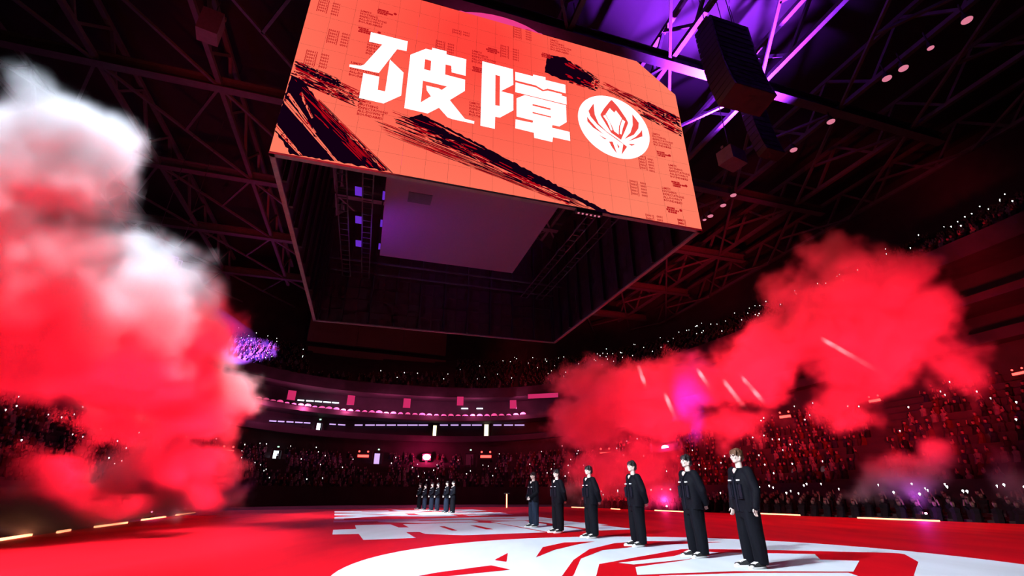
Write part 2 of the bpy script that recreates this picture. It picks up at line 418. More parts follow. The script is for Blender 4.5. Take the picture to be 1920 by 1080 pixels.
cube = empty('hanging_video_cube', Apt + ex * CL / 2 + ny * CL / 2, CTH)
tag(cube, 'huge four-sided video cube hung from the roof, glowing orange-red', 'screen')
HT = 11.9; CH = 2.5
OUT = [(0, 0), (CL, 0), (CL, 9.8), (CL - CH, HT), (CH, HT), (0, 9.8)]
def clip(poly, outline):
    for i in range(len(outline)):
        a, b = outline[i], outline[(i + 1) % len(outline)]; nw = []
        side = lambda p: (b[0] - a[0]) * (p[1] - a[1]) - (b[1] - a[1]) * (p[0] - a[0])
        for j in range(len(poly)):
            p, q = poly[j], poly[(j + 1) % len(poly)]; sp, sq = side(p), side(q)
            if sp >= -1e-9: nw.append(p)
            if (sp > 1e-9 and sq < -1e-9) or (sp < -1e-9 and sq > 1e-9):
                k = sp / (sp - sq); nw.append((p[0] + (q[0] - p[0]) * k, p[1] + (q[1] - p[1]) * k))
        poly = nw
        if len(poly) < 3: return []
    return poly
NC, NR = 20, 11; PW, PH = CL / NC, HT / NR; GAP = 0.003
def panel_mesh(pl, thick=0.14):
    k = len(pl); V = [(x, 0, z) for x, z in pl] + [(x, thick, z) for x, z in pl]
    F = [tuple(range(k)), tuple(range(2 * k - 1, k - 1, -1))] + [(i, k + i, k + (i + 1) % k, (i + 1) % k) for i in range(k)]
    me = bpy.data.meshes.new('led_panel'); me.from_pydata(V, [], F); me.materials.append(M_LED); me.materials.append(M_PANELBACK)
    me.polygons.foreach_set('material_index', [0] + [1] * (len(F) - 1)); me.update(); return me
full = panel_mesh([(GAP, GAP), (PW - GAP, GAP), (PW - GAP, PH - GAP), (GAP, PH - GAP)])
walls = []
for k in range(4):
    wl = bpy.data.objects.new('screen_wall', None); link(wl, cube); wl.rotation_euler = (0, 0, k * PI / 2); walls.append(wl)
    for i in range(NC):
        for j in range(NR):
            x0, z0 = i * PW, j * PH
            cell = [(x0 + GAP, z0 + GAP), (x0 + PW - GAP, z0 + GAP), (x0 + PW - GAP, z0 + PH - GAP), (x0 + GAP, z0 + PH - GAP)]
            c = clip(cell, OUT)
            if len(c) < 3: continue
            whole = len(c) == 4 and abs(area2(c) - area2(cell)) < 1e-6
            if k in (1, 2, 3) and j > 9: continue
            o = bpy.data.objects.new('led_panel', full if whole else panel_mesh([(x - x0, z - z0) for x, z in c]))
            link(o, wl); o.location = (x0 - CL / 2, -CL / 2, z0)
front = walls[0]
def FR(off): return lambda s, z: (s - CL / 2, -CL / 2 - off, z)
for strokes in CHARS:
    mb = MB()
    for g in strokes: mb.poly([[Z4(*p) for p in lp] for lp in GLYPH[g]], FR(0.03))
    mb.build('lettering', M_LEDW, front)
mb = MB(); mb.poly([disc_pts(LC, LR, 96)], FR(0.03)); mb.build('emblem_disc', M_LEDW, front)
mb = MB()
for lp in EMB_RED: mb.poly([[Z5(*p) for p in lp]], FR(0.036))
mb.build('emblem', M_LEDR, front)
mb = MB()
for lp in EMB_WHITE: mb.poly([[Z5(*p) for p in lp]], FR(0.042))
mb.build('emblem_crown', M_LEDW, front)
# brush strokes of the picture
def lerp(a, b, t): return (a[0] + (b[0] - a[0]) * t, a[1] + (b[1] - a[1]) * t)
def brush(p0, p1, q0, q1, nf, cover, off=0.012, dark=0.35, ragged=0.18, wid=1.9):
    """scratchy band of fibres from edge p0-p1 to edge q0-q1 (picture pixels)"""
    mb = MB(); P = [SCR(*p) for p in (p0, p1, q0, q1)]
    def at(a, b):
        x = lerp(lerp(P[0], P[2], a), lerp(P[1], P[3], a), b); return x
    for f in range(nf):
        b = (f + random.uniform(-.5, .5)) / nf; hw = wid * random.uniform(0.4, 1.1) / nf
        a = random.uniform(0, ragged); end = 1 - random.uniform(0, ragged) * random.random()
        while a < end:
            ln = random.uniform(0.02, 0.30) * (0.4 + cover); a2 = min(end, a + ln)
            b1, b2 = max(0, b - hw / 2), min(1, b + hw / 2)
            if b2 > b1:
                mid = (a + a2) / 2
                mb.poly([[at(a, (b1 + b2) / 2), at(a + (a2 - a) * .12, b1), at(a2 - (a2 - a) * .2, b1), at(a2, (b1 + b2) / 2), at(a2 - (a2 - a) * .15, b2), at(a + (a2 - a) * .1, b2)]],
                        FR(off + random.random() * 0.004), 1 if random.random() < dark else 0)
            a = a2 + random.expovariate(1 / (0.002 + 0.16 * (1 - cover)))
    return mb.build('brush_stroke', M_LEDK, front, mats=[M_LEDK, M_LEDD])
def patch(px, off=0.014, mat=None, name='brush_stroke', jag=0.0):
    pl = []
    for a, b in zip(px, px[1:] + px[:1]):
        nseg = max(1, int(math.hypot(b[0] - a[0], b[1] - a[1]) / 5)) if jag else 1
        for i in range(nseg):
            q = lerp(a, b, i / nseg); pl.append(SCR(q[0] + random.uniform(-jag, jag), q[1] + random.uniform(-jag, jag)))
    pl = clip(pl, OUT) if not jag else pl
    mb = MB(); mb.poly([pl], FR(off)); return mb.build(name, mat or M_LEDK, front)
brush((551, 113), (541, 148), (690, 178), (676, 205), 26, 0.62, dark=0.4)
brush((552, 112), (549, 128), (640, 150), (640, 172), 14, 0.8, dark=0.2)
patch([(546, 142), (572, 156), (602, 200), (640, 240), (690, 290), (722, 321), (640, 305), (545, 289), (527, 262), (517, 246), (524, 212)], jag=1.6)
brush((548, 140), (538, 165), (722, 322), (690, 316), 20, 0.8, dark=0.5, off=0.0185)
brush((594, 182), (588, 186), (738, 326), (724, 323), 6, 0.85, dark=0.7, ragged=0.05)
brush((560, 140), (556, 150), (655, 182), (652, 192), 9, 0.6, dark=0.6)
for p0, p1, q0, q1, nf, cv in (((533, 180), (528, 190), (636, 306), (629, 305), 7, 0.93), ((541, 172), (537, 177), (594, 250), (590, 252), 5, 0.7),
                               ((566, 172), (560, 176), (588, 222), (584, 224), 5, 0.6), ((518, 232), (514, 242), (569, 294), (562, 293), 6, 0.85)):
    o = brush(p0, p1, q0, q1, nf, cv, off=0.024, dark=0.22, ragged=0.05); o.data.materials[0] = M_LED; o.name = 'picture_scratch'
patch([(764, 222), (790, 214), (840, 240), (960, 303), (1060, 356), (1156, 405), (1120, 396), (1084, 377), (1020, 350), (945, 322), (868, 272), (800, 243)], jag=1.3)
brush((700, 222), (706, 246), (1120, 396), (1080, 390), 34, 0.72, dark=0.45, ragged=0.25)
brush((730, 205), (745, 240), (900, 268), (890, 300), 26, 0.72, dark=0.3, ragged=0.3)
brush((800, 232), (790, 250), (1100, 384), (1060, 384), 16, 0.85, dark=0.3)
o = brush((800, 224), (800, 228), (915, 284), (915, 286), 3, 0.9, off=0.024, dark=0.2); o.data.materials[0] = M_LED; o.name = 'picture_scratch'
o = brush((905, 300), (900, 306), (1085, 384), (1070, 384), 5, 0.6, off=0.024, dark=0.3); o.data.materials[0] = M_LED; o.name = 'picture_scratch'
patch([(1025, 102), (1060, 109), (1084, 126), (1112, 146), (1108, 160), (1085, 158), (1045, 146), (1022, 137)], jag=1.5)
brush((1060, 108), (1050, 150), (1128, 150), (1120, 172), 22, 0.75, dark=0.3, ragged=0.3)
brush((1120, 148), (1118, 162), (1276, 220), (1279, 246), 22, 0.6, dark=0.65, ragged=0.2)
brush((1205, 186), (1200, 198), (1276, 222), (1277, 240), 12, 0.85, dark=0.15)
brush((1195, 205), (1192, 212), (1279, 246), (1280, 258), 9, 0.8, dark=0.3)
# small printed text of the picture
def text_block(body, px, size, bold=0.0):
    cu = bpy.data.curves.new('caption', 'FONT'); cu.body = body; cu.size = size; cu.space_line = 1.05; cu.offset = bold; cu.resolution_u = 1
    t = bpy.data.objects.new('caption', cu); COL.objects.link(t)
    dg = bpy.context.evaluated_depsgraph_get(); me = bpy.data.meshes.new_from_object(t.evaluated_get(dg)); bpy.data.objects.remove(t)
    me.materials.clear(); me.materials.append(M_LEDT)
    o = link(bpy.data.objects.new('caption', me), front); s, z = SCR(*px)
    o.location = (s - CL / 2, -CL / 2 - 0.02, z); o.rotation_euler = (PI / 2, 0, 0); return o
T1 = 'LIMITS\nNOTHING\nEXPECTATIONS\nALL-DOWN T\nBOUNDARIES'; TN = '[0001]\n[0001]\n[0001]\n[0001]\n[0001]'; TM = '0001\n0001\n0001\n0001\n0001'
for px in ((676, 22), (689, 80), (658, 119), (673, 191), (885, 97), (880, 194), (1222, 252), (1253, 311), (1241, 354), (1031, 76)): text_block(T1, px, 0.19, 0.006)
for a, b in (((598, 0), (624, 8)), ((616, 58), (641, 65)), ((574, 97), (602, 104)), ((1196, 294), (1214, 300)), ((1180, 341), (1200, 345)), ((817, 78), (839, 84)),
             ((938, 87), (961, 94)), ((962, 52), (985, 57))):
    text_block(TN, a, 0.19, 0.006); text_block(TM, b, 0.19, 0.006)
for a, b in (((848, 57), (868, 62)), ((1210, 405), (1231, 408)), ((1270, 414), (1270, 414))): text_block('[0001]\n[0001]', a, 0.19, 0.006); text_block('0001\n0001', b, 0.19, 0.006)
for px in ((671, 50), (707, 16), (885, 124), (911, 88), (1014, 98), (1228, 282), (1258, 339), (1248, 387)):   # small illegible bold marks
    mb = MB(); s0, z0 = SCR(*px)
    for r_ in range(3):
        x_ = random.uniform(0, .12)
        while x_ < .55 + .2 * (r_ == 1):
            w2 = random.uniform(.05, .13); mb.poly([[(s0 + x_, z0 - r_ * .13), (s0 + x_, z0 - r_ * .13 - .115), (s0 + x_ + w2, z0 - r_ * .13 - .115), (s0 + x_ + w2, z0 - r_ * .13)]], FR(.02)); x_ += w2 + random.uniform(.0, .03)
    mb.build('caption_mark', M_LEDT, front)['kind'] = 'stuff'
for px in ((741, 27), (1255, 292), (1286, 349), (1276, 395), (711, 62)):
    mb = MB(); mb.poly([disc_pts(SCR(*px), 0.09, 10)], FR(0.02)); mb.build('picture_dot', M_LEDT, front)

# rims, inner frames, soffit and ring of the cube
for k in range(4):
    m = MB(); m.bar((-CL / 2, -CL / 2 + 0.1, -0.06), (CL / 2, -CL / 2 + 0.1, -0.06), 0.22, 0.10); o = m.build('rim', M_RIM, walls[k])  # pale bar in place of the panels' light spill
    for i in range(0, NC + 1, 2):
        m = MB(); xx = -CL / 2 + i * PW; m.bar((min(max(xx, -CL / 2 + .2), CL / 2 - .2), -CL / 2 + 0.30, 0.05), (min(max(xx, -CL / 2 + .2), CL / 2 - .2), -CL / 2 + 0.30, 9.6), 0.16, 0.2); m.build('mullion', M_BLACK, walls[k])
Ci = (Matrix.Translation(cube.location) @ Matrix.Rotation(CTH, 4, 'Z')).inverted()
ZS = CAMH + 17.1
cl_ = [Ci @ on_z(*p, ZS) for p in ((712, 478), (960, 513))]
sx0, sx1, sy1 = cl_[0].x, cl_[1].x, (cl_[0].y + cl_[1].y) / 2; sz = cl_[0].z; sy0 = sy1 - (sx1 - sx0)
m = MB(); m.box(((sx0 + sx1) / 2, (sy0 + sy1) / 2, sz + 0.2), (sx1 - sx0, sy1 - sy0, 0.4)); m.build('soffit', M_SOFFIT, cube)
ha = Ci @ on_z(766, 364, ZS); hb = Ci @ on_z(808, 380, ZS)
m = MB(); m.box(((ha.x + hb.x) / 2, (ha.y + hb.y) / 2, sz - 0.01), (abs(hb.x - ha.x), 1.1, 0.03)); m.build('hatch', M_SOFFIT2, cube)
for sx in (-1, 1):
    for q in (0.33, 0.40):      # ladder frames either side of the soffit
        X = sx * CL * q
        m = MB()
        for dx in (-0.3, 0.3): m.bar((X + dx, -CL * .42, sz - 0.6), (X + dx, CL * .42, sz - 0.6), 0.07)
        m.build('ladder_rail', M_STEEL, cube)
        for i in range(24):
            yy = -CL * .42 + i * CL * .84 / 23; m = MB(); m.bar((X - 0.3, yy, sz - 0.6), (X + 0.3, yy, sz - 0.6), 0.05); m.build('rung', M_STEEL, cube)
for yy in (-CL * .40, CL * .30, CL * .40):
    m = MB(); m.bar((-CL * .46, yy, sz - 0.3), (CL * .46, yy, sz - 0.3), 0.12); m.build('cross_tube', M_STEEL, cube)
for X in (-CL * .36, -CL * .28, CL * .36):
    for yy in (-2.0, 1.5, 5.0):
        m = MB(); m.box((X, yy, sz + 0.5), (0.5, 0.9, 0.06)); m.build('rig_lamp', M_GLOWVIO if X < 0 else M_BLACK, cube)
for px, py in ((-1, -1), (1, -1), (1, 1), (-1, 1)):
    m = MB(); m.tube((px * CL * .3, py * CL * .3, sz + .4), (px * CL * .3, py * CL * .3, 36.9 - cube.location.z), 0.04, n=6); m.build('hoist_cable', M_BLACK, cube)
mb = MB(); R0 = 8.6; zr = 28.2 - cube.location.z
for rr, mt in ((R0, 0),):
    nn = 72; V = []; F = []
    for i in range(nn):
        a = 2 * PI * i / nn
        for r_, z_ in ((rr, zr), (rr, zr + 1.5), (rr - .25, zr + 1.5), (rr - .25, zr)): V.append((r_ * math.cos(a), r_ * math.sin(a), z_))
    for i in range(nn):
        j = (i + 1) % nn; F += [(i * 4 + a, j * 4 + a, j * 4 + (a + 1) % 4, i * 4 + (a + 1) % 4) for a in range(4)]
    mb.add(V, F)
mb.build('ring_screen', M_RING, cube)

# ================================================================== smoke banks
def smoke(name, label, p0, e, puffs, dens, res, seed, thick=(1.3, 3.6), off=0.0, group=None):
    """volume of billowing smoke over a line of jets; puffs are (u, v, half width, half height, weight) as seen in the photo,
    each turned into an ellipsoid with its own place, size and thickness"""
    e = Vector((e[0], e[1], 0)).normalized(); nrm = Vector((-e.y, e.x, 0)); p0 = Vector((p0[0], p0[1], 0)) + nrm * off
    rot = Matrix((e, nrm, Vector((0, 0, 1)))).transposed()
    def hit(u, v): q = on_plane(u, v, p0, nrm) - p0; return q.dot(e), q.z
    rnd = random.Random(seed); P = []
    for u, v, ru, rv, wt in puffs:
        c = hit(u, v); a = hit(u - ru, v); b = hit(u + ru, v); t0 = hit(u, v - rv); t1 = hit(u, v + rv)
        rs = min(abs(b[0] - a[0]) / 2, 6.5); rz = abs(t0[1] - t1[1]) / 2; rt = min(max((rs + rz) / 2, thick[0]), thick[1])
        P.append((c[0], rnd.uniform(-0.6, 0.6), c[1], rs, rt, rz, wt))
    lo = [min(p[i] - p[i + 3] for p in P) - 1.0 for i in range(3)]; hi = [max(p[i] + p[i + 3] for p in P) + 1.0 for i in range(3)]
    lo[2] = max(lo[2], 0.02)
    ng = bpy.data.node_groups.new(name, 'GeometryNodeTree'); ng.interface.new_socket('Geometry', in_out='OUTPUT', socket_type='NodeSocketGeometry')
    N, L = ng.nodes, ng.links
    out = N.new('NodeGroupOutput'); vc = N.new('GeometryNodeVolumeCube'); sm = N.new('GeometryNodeSetMaterial')
    vc.inputs['Min'].default_value = lo; vc.inputs['Max'].default_value = hi
    for i, ax in enumerate('XYZ'): vc.inputs['Resolution ' + ax].default_value = int((hi[i] - lo[i]) / res) + 2
    pos = N.new('GeometryNodeInputPosition')
    def vmath(op, a, b=None):
        k = N.new('ShaderNodeVectorMath'); k.operation = op
        for i, x in enumerate((a, b)):
            if x is None: continue
            if isinstance(x, (tuple, list)): k.inputs[i].default_value = x
            else: L.new(x, k.inputs[i])
        return k
    def math_(op, a, b=None, c=None, clampit=False):
        k = N.new('ShaderNodeMath'); k.operation = op; k.use_clamp = clampit
        for i, x in enumerate((a, b, c)):
            if x is None: continue
            if isinstance(x, (int, float)): k.inputs[i].default_value = x
            else: L.new(x, k.inputs[i])
        return k.outputs[0]
    def fbm(scale, detail, sd, rough=0.55):
        k = N.new('ShaderNodeTexNoise'); k.noise_dimensions = '3D'; k.inputs['Scale'].default_value = scale; k.inputs['Detail'].default_value = detail
        k.inputs['Roughness'].default_value = rough
        L.new(vmath('ADD', pos.outputs[0], (sd, sd * 1.7, -sd)).outputs[0], k.inputs['Vector']); return k
    wz = fbm(0.28, 3, seed)
    wv = vmath('SCALE', vmath('SUBTRACT', wz.outputs['Color'], (0.5, 0.5, 0.5)).outputs[0]); wv.inputs['Scale'].default_value = 4.2
    q = vmath('ADD', pos.outputs[0], wv.outputs[0]).outputs[0]
    acc = None
    for (x, y, z, a, b, c, wt) in P:
        d = vmath('MULTIPLY', vmath('SUBTRACT', q, (x, y, z)).outputs[0], (1 / a, 1 / b, 1 / c))
        ln = vmath('LENGTH', d.outputs[0]).outputs['Value']
        f = math_('MULTIPLY', math_('SUBTRACT', 1.15, ln), wt)
        acc = f if acc is None else math_('MAXIMUM', acc, f)
    er = fbm(0.75, 5, seed + 5, 0.62).outputs[0]
    f = math_('ADD', acc, math_('MULTIPLY', math_('SUBTRACT', er, 0.5), 1.5))
    f = math_('MULTIPLY', f, 1.5, clampit=True)
    f = math_('MULTIPLY', math_('POWER', f, 1.6), dens)
    L.new(f, vc.inputs['Density'])
    m, NN, LL = new_mat(name + '_volume'); NN.remove(NN['Principled BSDF'])
    pv = NN.new('ShaderNodeVolumePrincipled'); pv.inputs['Color'].default_value = (0.93, 0.93, 0.95, 1); pv.inputs['Density'].default_value = 1.0
    pv.inputs['Anisotropy'].default_value = 0.0
    LL.new(pv.outputs[0], NN['Material Output'].inputs['Volume'])
    sm.inputs['Material'].default_value = m
    L.new(vc.outputs[0], sm.inputs[0]); L.new(sm.outputs[0], out.inputs[0])
    me = bpy.data.meshes.new(name); me.materials.append(m); o = link(bpy.data.objects.new(name, me))
    o.matrix_world = Matrix.Translation(p0) @ rot.to_4x4()
    md = o.modifiers.new('smoke', 'NODES'); md.node_group = ng
    tag(o, label, 'smoke', kind='stuff'); return o
LEFT = [(60,240,100,65,1),(150,290,70,80,1),(30,330,130,90,1),(130,390,105,80,1),(-20,430,130,120,1),
 (60,530,160,120,1),(190,530,110,90,1),(120,620,160,110,1),(260,610,100,90,1),(318,640,62,66,1),(352,612,38,46,1),(236,462,44,30,.6),
 (300,715,105,75,1),(372,735,46,42,.9),(30,690,90,40,.55),(185,705,110,40,.7),(330,785,60,40,.75),(340,880,50,54,.7),(250,915,36,24,.5),(378,905,32,40,.6),(50,912,100,22,.5),(170,925,80,24,.5),(300,945,80,26,.8),
 (250,800,60,26,.4),(40,935,130,26,.75),(190,940,90,24,.75),(330,905,46,46,.7),(100,880,70,22,.5)]
RIGHT = [(1100,715,50,38,.9),(1105,790,60,46,1),(1180,740,70,60,1),(1225,780,60,48,1),(1280,715,70,48,1),(1350,715,70,46,1),(1420,690,70,60,1),(1470,640,80,64,1),
 (1540,610,100,76,1),(1545,492,52,46,.9),(1500,560,66,48,.9),(1620,560,100,76,1),(1650,640,110,84,1),(1600,690,90,56,1),(1730,610,80,84,.9),(1690,525,56,56,.8),
 (1560,745,56,44,.8),(1590,790,34,34,.7),(1800,690,60,50,.5),(1630,925,70,22,.7),(1700,892,66,24,.7),(1755,850,46,34,.55),(1200,880,50,66,.6),(1130,890,44,56,.6),(1250,930,50,34,.6),(1380,800,70,36,.5),(1900,895,60,34,.5)]
smoke('smoke_left', 'great bank of billowing smoke along the left floor edge, white on top, red below', (-14.2, 14.2), (-0.319, 0.948), LEFT, 2.4, 0.19, 3)
smoke('smoke_right', 'long cloud of red and salmon smoke over the right floor edge behind the people', (12.55, 34.6), (0.523, -0.852), RIGHT, 1.1, 0.2, 11, off=2.0)

# ================================================================== people
def arm_pts(pose, sd):
    sh = Vector((sd * .185, .012, 1.425))
    if pose == 'behind': el, wr, ha = Vector((sd * .285, .07, 1.14)), Vector((sd * .19, .17, .925)), Vector((sd * .13, .205, .855))
    elif pose == 'sides': el, wr, ha = Vector((sd * .275, .035, 1.13)), Vector((sd * .285, -.03, .885)), Vector((sd * .275, -.055, .80))
    else: el, wr, ha = Vector((sd * .275, -.01, 1.13)), Vector((sd * .12, -.185, .965)), Vector((sd * .045, -.215, .90))
    return sh, el, wr, ha
def hand(mb, wr, ha, sd, pose):
    d = (ha - wr).normalized(); side = Vector((0, -1, 0)) if pose != 'front' else Vector((-sd * .5, -.2, .6)).normalized()
    side = (side - d * side.dot(d)).normalized(); nrm = d.cross(side) * (-sd)
    pc = wr + d * .045
    mb.cap(wr - d * .03, wr + d * .012, .026, .027, 10)
    R = Matrix((side, nrm, d)).transposed(); mb.ell(pc, (.037, .017, .046), R, 12, 8)
    for i, (o, l) in enumerate(((-.027, .060), (-.009, .068), (.009, .072), (.027, .062))):
        a = wr + d * .078 + side * o; k = a + d * l * .5 + nrm * .006; e = k + d * l * .38 + nrm * .024
        mb.cap(a, k, .0092, .0086, 8); mb.cap(k, e, .0086, .0072, 8)
    a = wr + d * .03 + side * .030; k = a + d * .030 + side * .022 + nrm * .006; e = k + d * .030 + side * .004 + nrm * .012
    mb.cap(a, k, .0115, .010, 8); mb.cap(k, e, .010, .008, 8)
def make_body(pose):
    mb = MB()
    # head
    mb.ell((0, .012, 1.672), (.074, .094, .104)); mb.ell((0, -.022, 1.625), (.062, .066, .078)); mb.ell((0, -.055, 1.582), (.032, .030, .024))
    for s_ in (-1, 1):
        mb.cap((s_ * .052, .01, 1.605), (s_ * .022, -.060, 1.582), .022, .018, 8)           # jaw line
        mb.ell((s_ * .038, -.066, 1.640), (.022, .018, .022), nu=10, nv=8)                      # cheek
        mb.ell((s_ * .079, .014, 1.652), (.010, .022, .031), nu=10, nv=8)                       # ear
    mb.cap((-.036, -.074, 1.692), (.036, -.074, 1.692), .013, .013, 8)                          # brow
    mb.cap((0, -.084, 1.684), (0, -.105, 1.643), .009, .0135, 8); mb.ell((0, -.094, 1.636), (.018, .013, .009), nu=8, nv=6)
    mb.cap((-.016, -.083, 1.612), (.016, -.083, 1.612), .009, .009, 8); mb.cap((-.013, -.081, 1.600), (.013, -.081, 1.600), .009, .009, 8)
    mb.cap((0, .022, 1.44), (0, .012, 1.60), .057, .054, 12)
    mb.cap((-.15, .015, 1.41), (.15, .015, 1.41), .062, .062); mb.ell((0, -.080, 1.432), (.040, .040, .050))
    # trunk
    mb.ell((0, .01, 1.27), (.165, .105, .20)); mb.ell((0, .01, 1.08), (.145, .10, .18)); mb.ell((0, .015, .95), (.155, .11, .13))
    for sd in (-1, 1):
        sh, el, wr, ha = arm_pts(pose, sd); mb.cap(sh, el, .050, .041); mb.cap(el, wr, .041, .028); hand(mb, wr, ha, sd, pose)
        mb.cap((sd * .085, .01, .92), (sd * .10, -.005, .50), .082, .055); mb.cap((sd * .10, -.005, .50), (sd * .105, .02, .10), .055, .036)
        mb.cap((sd * .105, .02, .075), (sd * .115, -.12, .05), .034, .030)
    return remeshed('body', mb, M_SKIN, 0.0075, smooth_it=1)
def ring(cx, cy_, z, rx_, ry_, n=28, p=2.6):
    return [(cx + rx_ * math.copysign(abs(math.cos(2 * PI * i / n)) ** (2 / p), math.cos(2 * PI * i / n)),
             cy_ + ry_ * math.copysign(abs(math.sin(2 * PI * i / n)) ** (2 / p), math.sin(2 * PI * i / n)), z) for i in range(n)]
def make_jacket(pose):
    mb = MB()
    mb.loft([ring(0, .015, .80, .225, .150), ring(0, .012, .90, .228, .152), ring(0, .01, 1.1, .222, .150), ring(0, .01, 1.28, .222, .145), ring(0, .012, 1.38, .205, .125), ring(0, .018, 1.445, .14, .085)])
    mb.cap((-.165, .015, 1.415), (.165, .015, 1.415), .070, .070)
    mb.loft([ring(0, .022, 1.42, .088, .080, p=2), ring(0, .026, 1.475, .074, .072, p=2)])
    for sd in (-1, 1):
        sh, el, wr, ha = arm_pts(pose, sd); mb.cap(sh, el, .086, .078); mb.cap(el, wr + (wr - el) * .02, .078, .058)
        d = (wr - el).normalized(); mb.tube(wr - d * .05, wr + d * .035, .064, .060, 14)
    return remeshed('jacket', mb, M_JACKET, 0.0125, wrinkle=(.016, 7, 4), smooth_it=2)
def make_trousers():
    mb = MB()
    mb.loft([ring(0, .015, .72, .185, .135), ring(0, .015, .86, .18, .13), ring(0, .015, .98, .165, .12)])
    for sd in (-1, 1):
        mb.loft([ring(sd * .118, .012, .065, .090, .105, p=2.2), ring(sd * .115, .008, .13, .096, .110, p=2.2), ring(sd * .110, .0, .48, .106, .118, p=2.2), ring(sd * .098, .01, .78, .112, .135, p=2.2), ring(sd * .09, .012, .90, .10, .12, p=2.2)])
    return remeshed('trousers', mb, M_TROUS, 0.0135, wrinkle=(.020, 9, 1.6), smooth_it=1)
def make_hair(style):
    mb = MB(); rnd = random.Random(style)
    mb.ell((0, .028, 1.698), (.088, .100, .096)); mb.ell((0, .060, 1.655), (.080, .068, .085))
    for s_ in (-1, 1): mb.cap((s_ * .076, .03, 1.70), (s_ * .077, .004, 1.645), .018, .010, 8)
    for i in range(9):          # fringe locks
        x = -.07 + .14 * i / 8; ln = rnd.uniform(.035, .06) + (0.012 if style else 0)
        mb.cap((x * .9, -.052, 1.762 - abs(x) * .25), (x * 1.02 + rnd.uniform(-.012, .012), -.088 + abs(x) * .35, 1.745 - ln), .021, .009, 8)
    for i in range(14):         # crown locks
        a = rnd.uniform(0, 2 * PI); mb.cap((.03 * math.cos(a), .03 + .03 * math.sin(a), 1.785), (.078 * math.cos(a), .03 + .088 * math.sin(a), 1.752 - rnd.uniform(0, .03)), .018, .010, 8)
    return remeshed('hair', mb, M_HAIR, 0.0065, wrinkle=(.006, 60, 18), smooth_it=1)
def shoe_outline(k, z, grow=0.0):
    pts = []
    for i in range(24):
        a = 2 * PI * i / 24; y = -.155 * math.cos(a); x = .048 * math.sin(a) * (1.0 + .12 * math.cos(a)); pts.append((x * k * (1 + grow), -.045 + y * k * (1 + grow * .4), z))
    return pts
def make_shoe():
    mb = MB(); mb.loft([shoe_outline(.97, .022), shoe_outline(.97, .05), [(x * .86, (y if y > -.05 else -.05 + (y + .05) * .92), .066 + (.012 if y > -.08 else -.004)) for x, y, z in shoe_outline(.95, 0)],
                        [(x * .62, max(y * .75 + .01, -.09), .092 if y > -.07 else .074) for x, y, z in shoe_outline(.92, 0)]])
    up = mb.build('shoe', M_CANVAS, smooth=True)
    mb = MB(); mb.loft([shoe_outline(1.0, 0.0), shoe_outline(1.04, .006), shoe_outline(1.04, .030), shoe_outline(1.0, .036)]); sole = mb.build('sole', M_WHITE, up, True)
    mb = MB(); mb.ell((0, -.158, .036), (.044, .040, .027), nu=12, nv=8); mb.build('toe_cap', M_WHITE, up, True)
    for i in range(4):
        mb = MB(); y = -.118 + i * .026; mb.cap((-.030, y, .070 + i * .008), (.030, y + .008, .071 + i * .008), .0065, .0065, 6); mb.build('lace', M_WHITE, up, True)
    return up
def box_part(name, c, sz_, mat, parent, R=None): m = MB(); m.box(c, sz_, R); return m.build(name, mat, parent)
BODY = {p: make_body(p) for p in ('behind', 'sides', 'front')}; JACK = {p: make_jacket(p) for p in ('behind', 'sides', 'front')}
TROU = make_trousers(); HAIRS = [make_hair(0), make_hair(3)]; SHOE = make_shoe()
def use(proto, parent, mat=None):
    c = proto.copy(); link(c, parent)
    if mat is not None: c.data = c.data.copy(); c.data.materials[0] = mat
    for ch in proto.children: d = ch.copy(); link(d, c)
    return c
